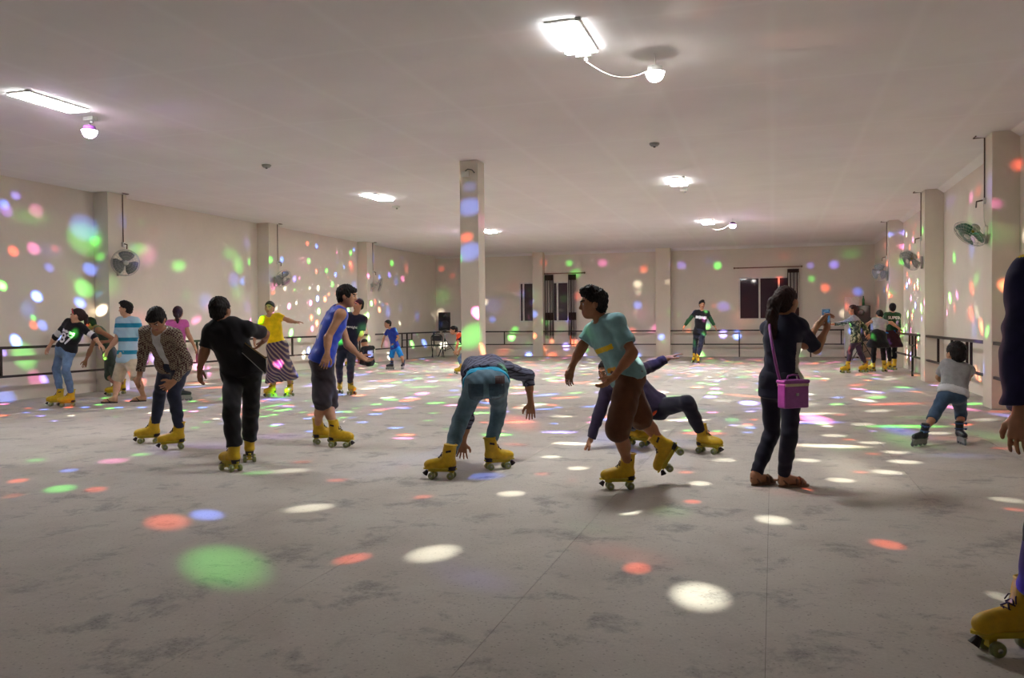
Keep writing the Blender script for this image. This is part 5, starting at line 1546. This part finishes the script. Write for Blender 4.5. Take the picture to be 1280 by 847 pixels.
MB().tube([c-b0+zz*(bh+.02)-rx*.06, c-b0+zz*(bh+.055)-rx*.045, c-b0+zz*(bh+.062), c-b0+zz*(bh+.055)+rx*.045, c-b0+zz*(bh+.02)+rx*.06], .007, 8).build('handle', M['bag'], o, True)
MB().obox(c-b0-ry*.047+zz*.01, rx*.012, ry*.004, zz*.010).build('clasp', M['chrome'], o)
pts = [dep(975.5, 478, hz), dep(971.5, 462, hz-.02), dep(967, 440, hz+.0), dep(963.5, 420, hz+.07), dep(962, 407, hz+.17), dep(965, 402, hz+.28), dep(972, 404, hz+.40), dep(985, 440, hz+.52), dep(992, 470, hz+.42), dep(1006, 478, hz+.12)]
def smooth_path(P, n=6):
    P = [np.asarray(p) for p in P]; out = []
    for i in range(len(P)-1):
        a, b_, c_, d_ = P[max(i-1, 0)], P[i], P[i+1], P[min(i+2, len(P)-1)]
        for j in range(n):
            t_ = j/n
            out.append(.5*((2*b_)+(-a+c_)*t_+(2*a-5*b_+4*c_-d_)*t_**2+(-a+3*b_-3*c_+d_)*t_**3))
    out.append(P[-1]); return out
# keep the strap on the outside of the body and its clothes
body = p17.gprims['navy_tee']+[p for p in p17.skin_prims]
def push_out(P, prims, off):
    P = np.array(P)
    for _ in range(12):
        d = field_at(prims, P); e = .004
        g = np.stack([(field_at(prims, P+np.eye(3)[i]*e)-field_at(prims, P-np.eye(3)[i]*e))/(2*e) for i in range(3)], 1)
        m_ = d < off
        P[m_] += g[m_]*(off-d[m_])[:, None]
    return P
pts = push_out(smooth_path(pts), body, .010)
st = MB()
st.tube([p-b0 for p in pts], .011, 8)
st.build('strap', M['bag'], o, True)
# phone
wrm = (p17.tip['R']+p17.tip['L'])/2
ph = dep(1032.5, 394.5, depth_of(p17.tip['R'])-.02)
o = thing('phone', ph, 'white smartphone with lit screen held up by the woman in navy', 'phone')
fd = unit(hdir(60)); rxp = unit(np.cross(fd, zz)); upp = zz
MB().obox((0,0,0), rxp*.034, fd*.004, upp*.062).build('case', mat_plain('white phone case', (226, 226, 230), .35), o, bevel=.003)
mt, t, b = new_mat('phone screen'); b.inputs['Base Color'].default_value = (.02,.03,.05,1)
f = tex_noise(t, 60, 2, .5, obj_coord(t)); cc = ramp(t, f, [(.4, (.03,.09,.2)), (.55, (.10,.25,.42)), (.7, (.5,.6,.65))])
t.link(cc, b.inputs['Emission Color']); b.inputs['Emission Strength'].default_value = .13
MB().obox(-fd*.0045, rxp*.029, fd*.0006, upp*.050).build('screen', mt, o)
# folder under the arm of the man in black
zf = p6.z0-.16
q0, q1, q2, q3 = dep(301, 424, zf+.05), dep(333, 447, zf+.02), dep(332, 466, zf-.0), dep(303, 440, zf+.03)
fb = (q0+q1+q2+q3)/4; n_ = unit(np.cross(q1-q0, q3-q0))
if n_@_fw > 0: n_ = -n_
o = thing('document_folder', fb, 'black document folder with papers under the arm of the man in black', 'folder')
M['folder'] = mat_plain('black folder leather', (26, 23, 26), .4); M['paper'] = mat_plain('paper', (210, 208, 200), .8)
def slab(name, quad, off, th, mat):
    m2 = MB(); P = [np.asarray(p)-fb+n_*off for p in quad]+[np.asarray(p)-fb+n_*(off+th) for p in quad]
    m2.quadset(P, [(0,3,2,1),(4,5,6,7),(0,1,5,4),(1,2,6,5),(2,3,7,6),(3,0,4,7)]); m2.build(name, mat, o)
slab('back_cover', (q0,q1,q2,q3), -.02, .006, M['folder'])
slab('paper_stack', (q0+(q1-q0)*.04, q1+(q2-q1)*.02, q2-(q2-q3)*.05, q3+(q2-q3)*.02), -.012, .012, M['paper'])
slab('front_cover', (q0+(q3-q0)*.10, q1+(q2-q1)*.10, q2+(q2-q1)*.10, q3+(q3-q0)*.10), .004, .008, M['folder'])
slab('colour_sheet', (q0+(q3-q0)*.0, q1+(q2-q1)*.0, q1+(q2-q1)*.09, q0+(q3-q0)*.09), .002, .003, mat_plain('printed sheet', (150, 120, 60), .7))
slab('edge_strip', (q3+(q3-q0)*.02, q2+(q2-q1)*.02, q2+(q2-q1)*.09, q3+(q3-q0)*.09), .013, .003, M['grey_plastic'])
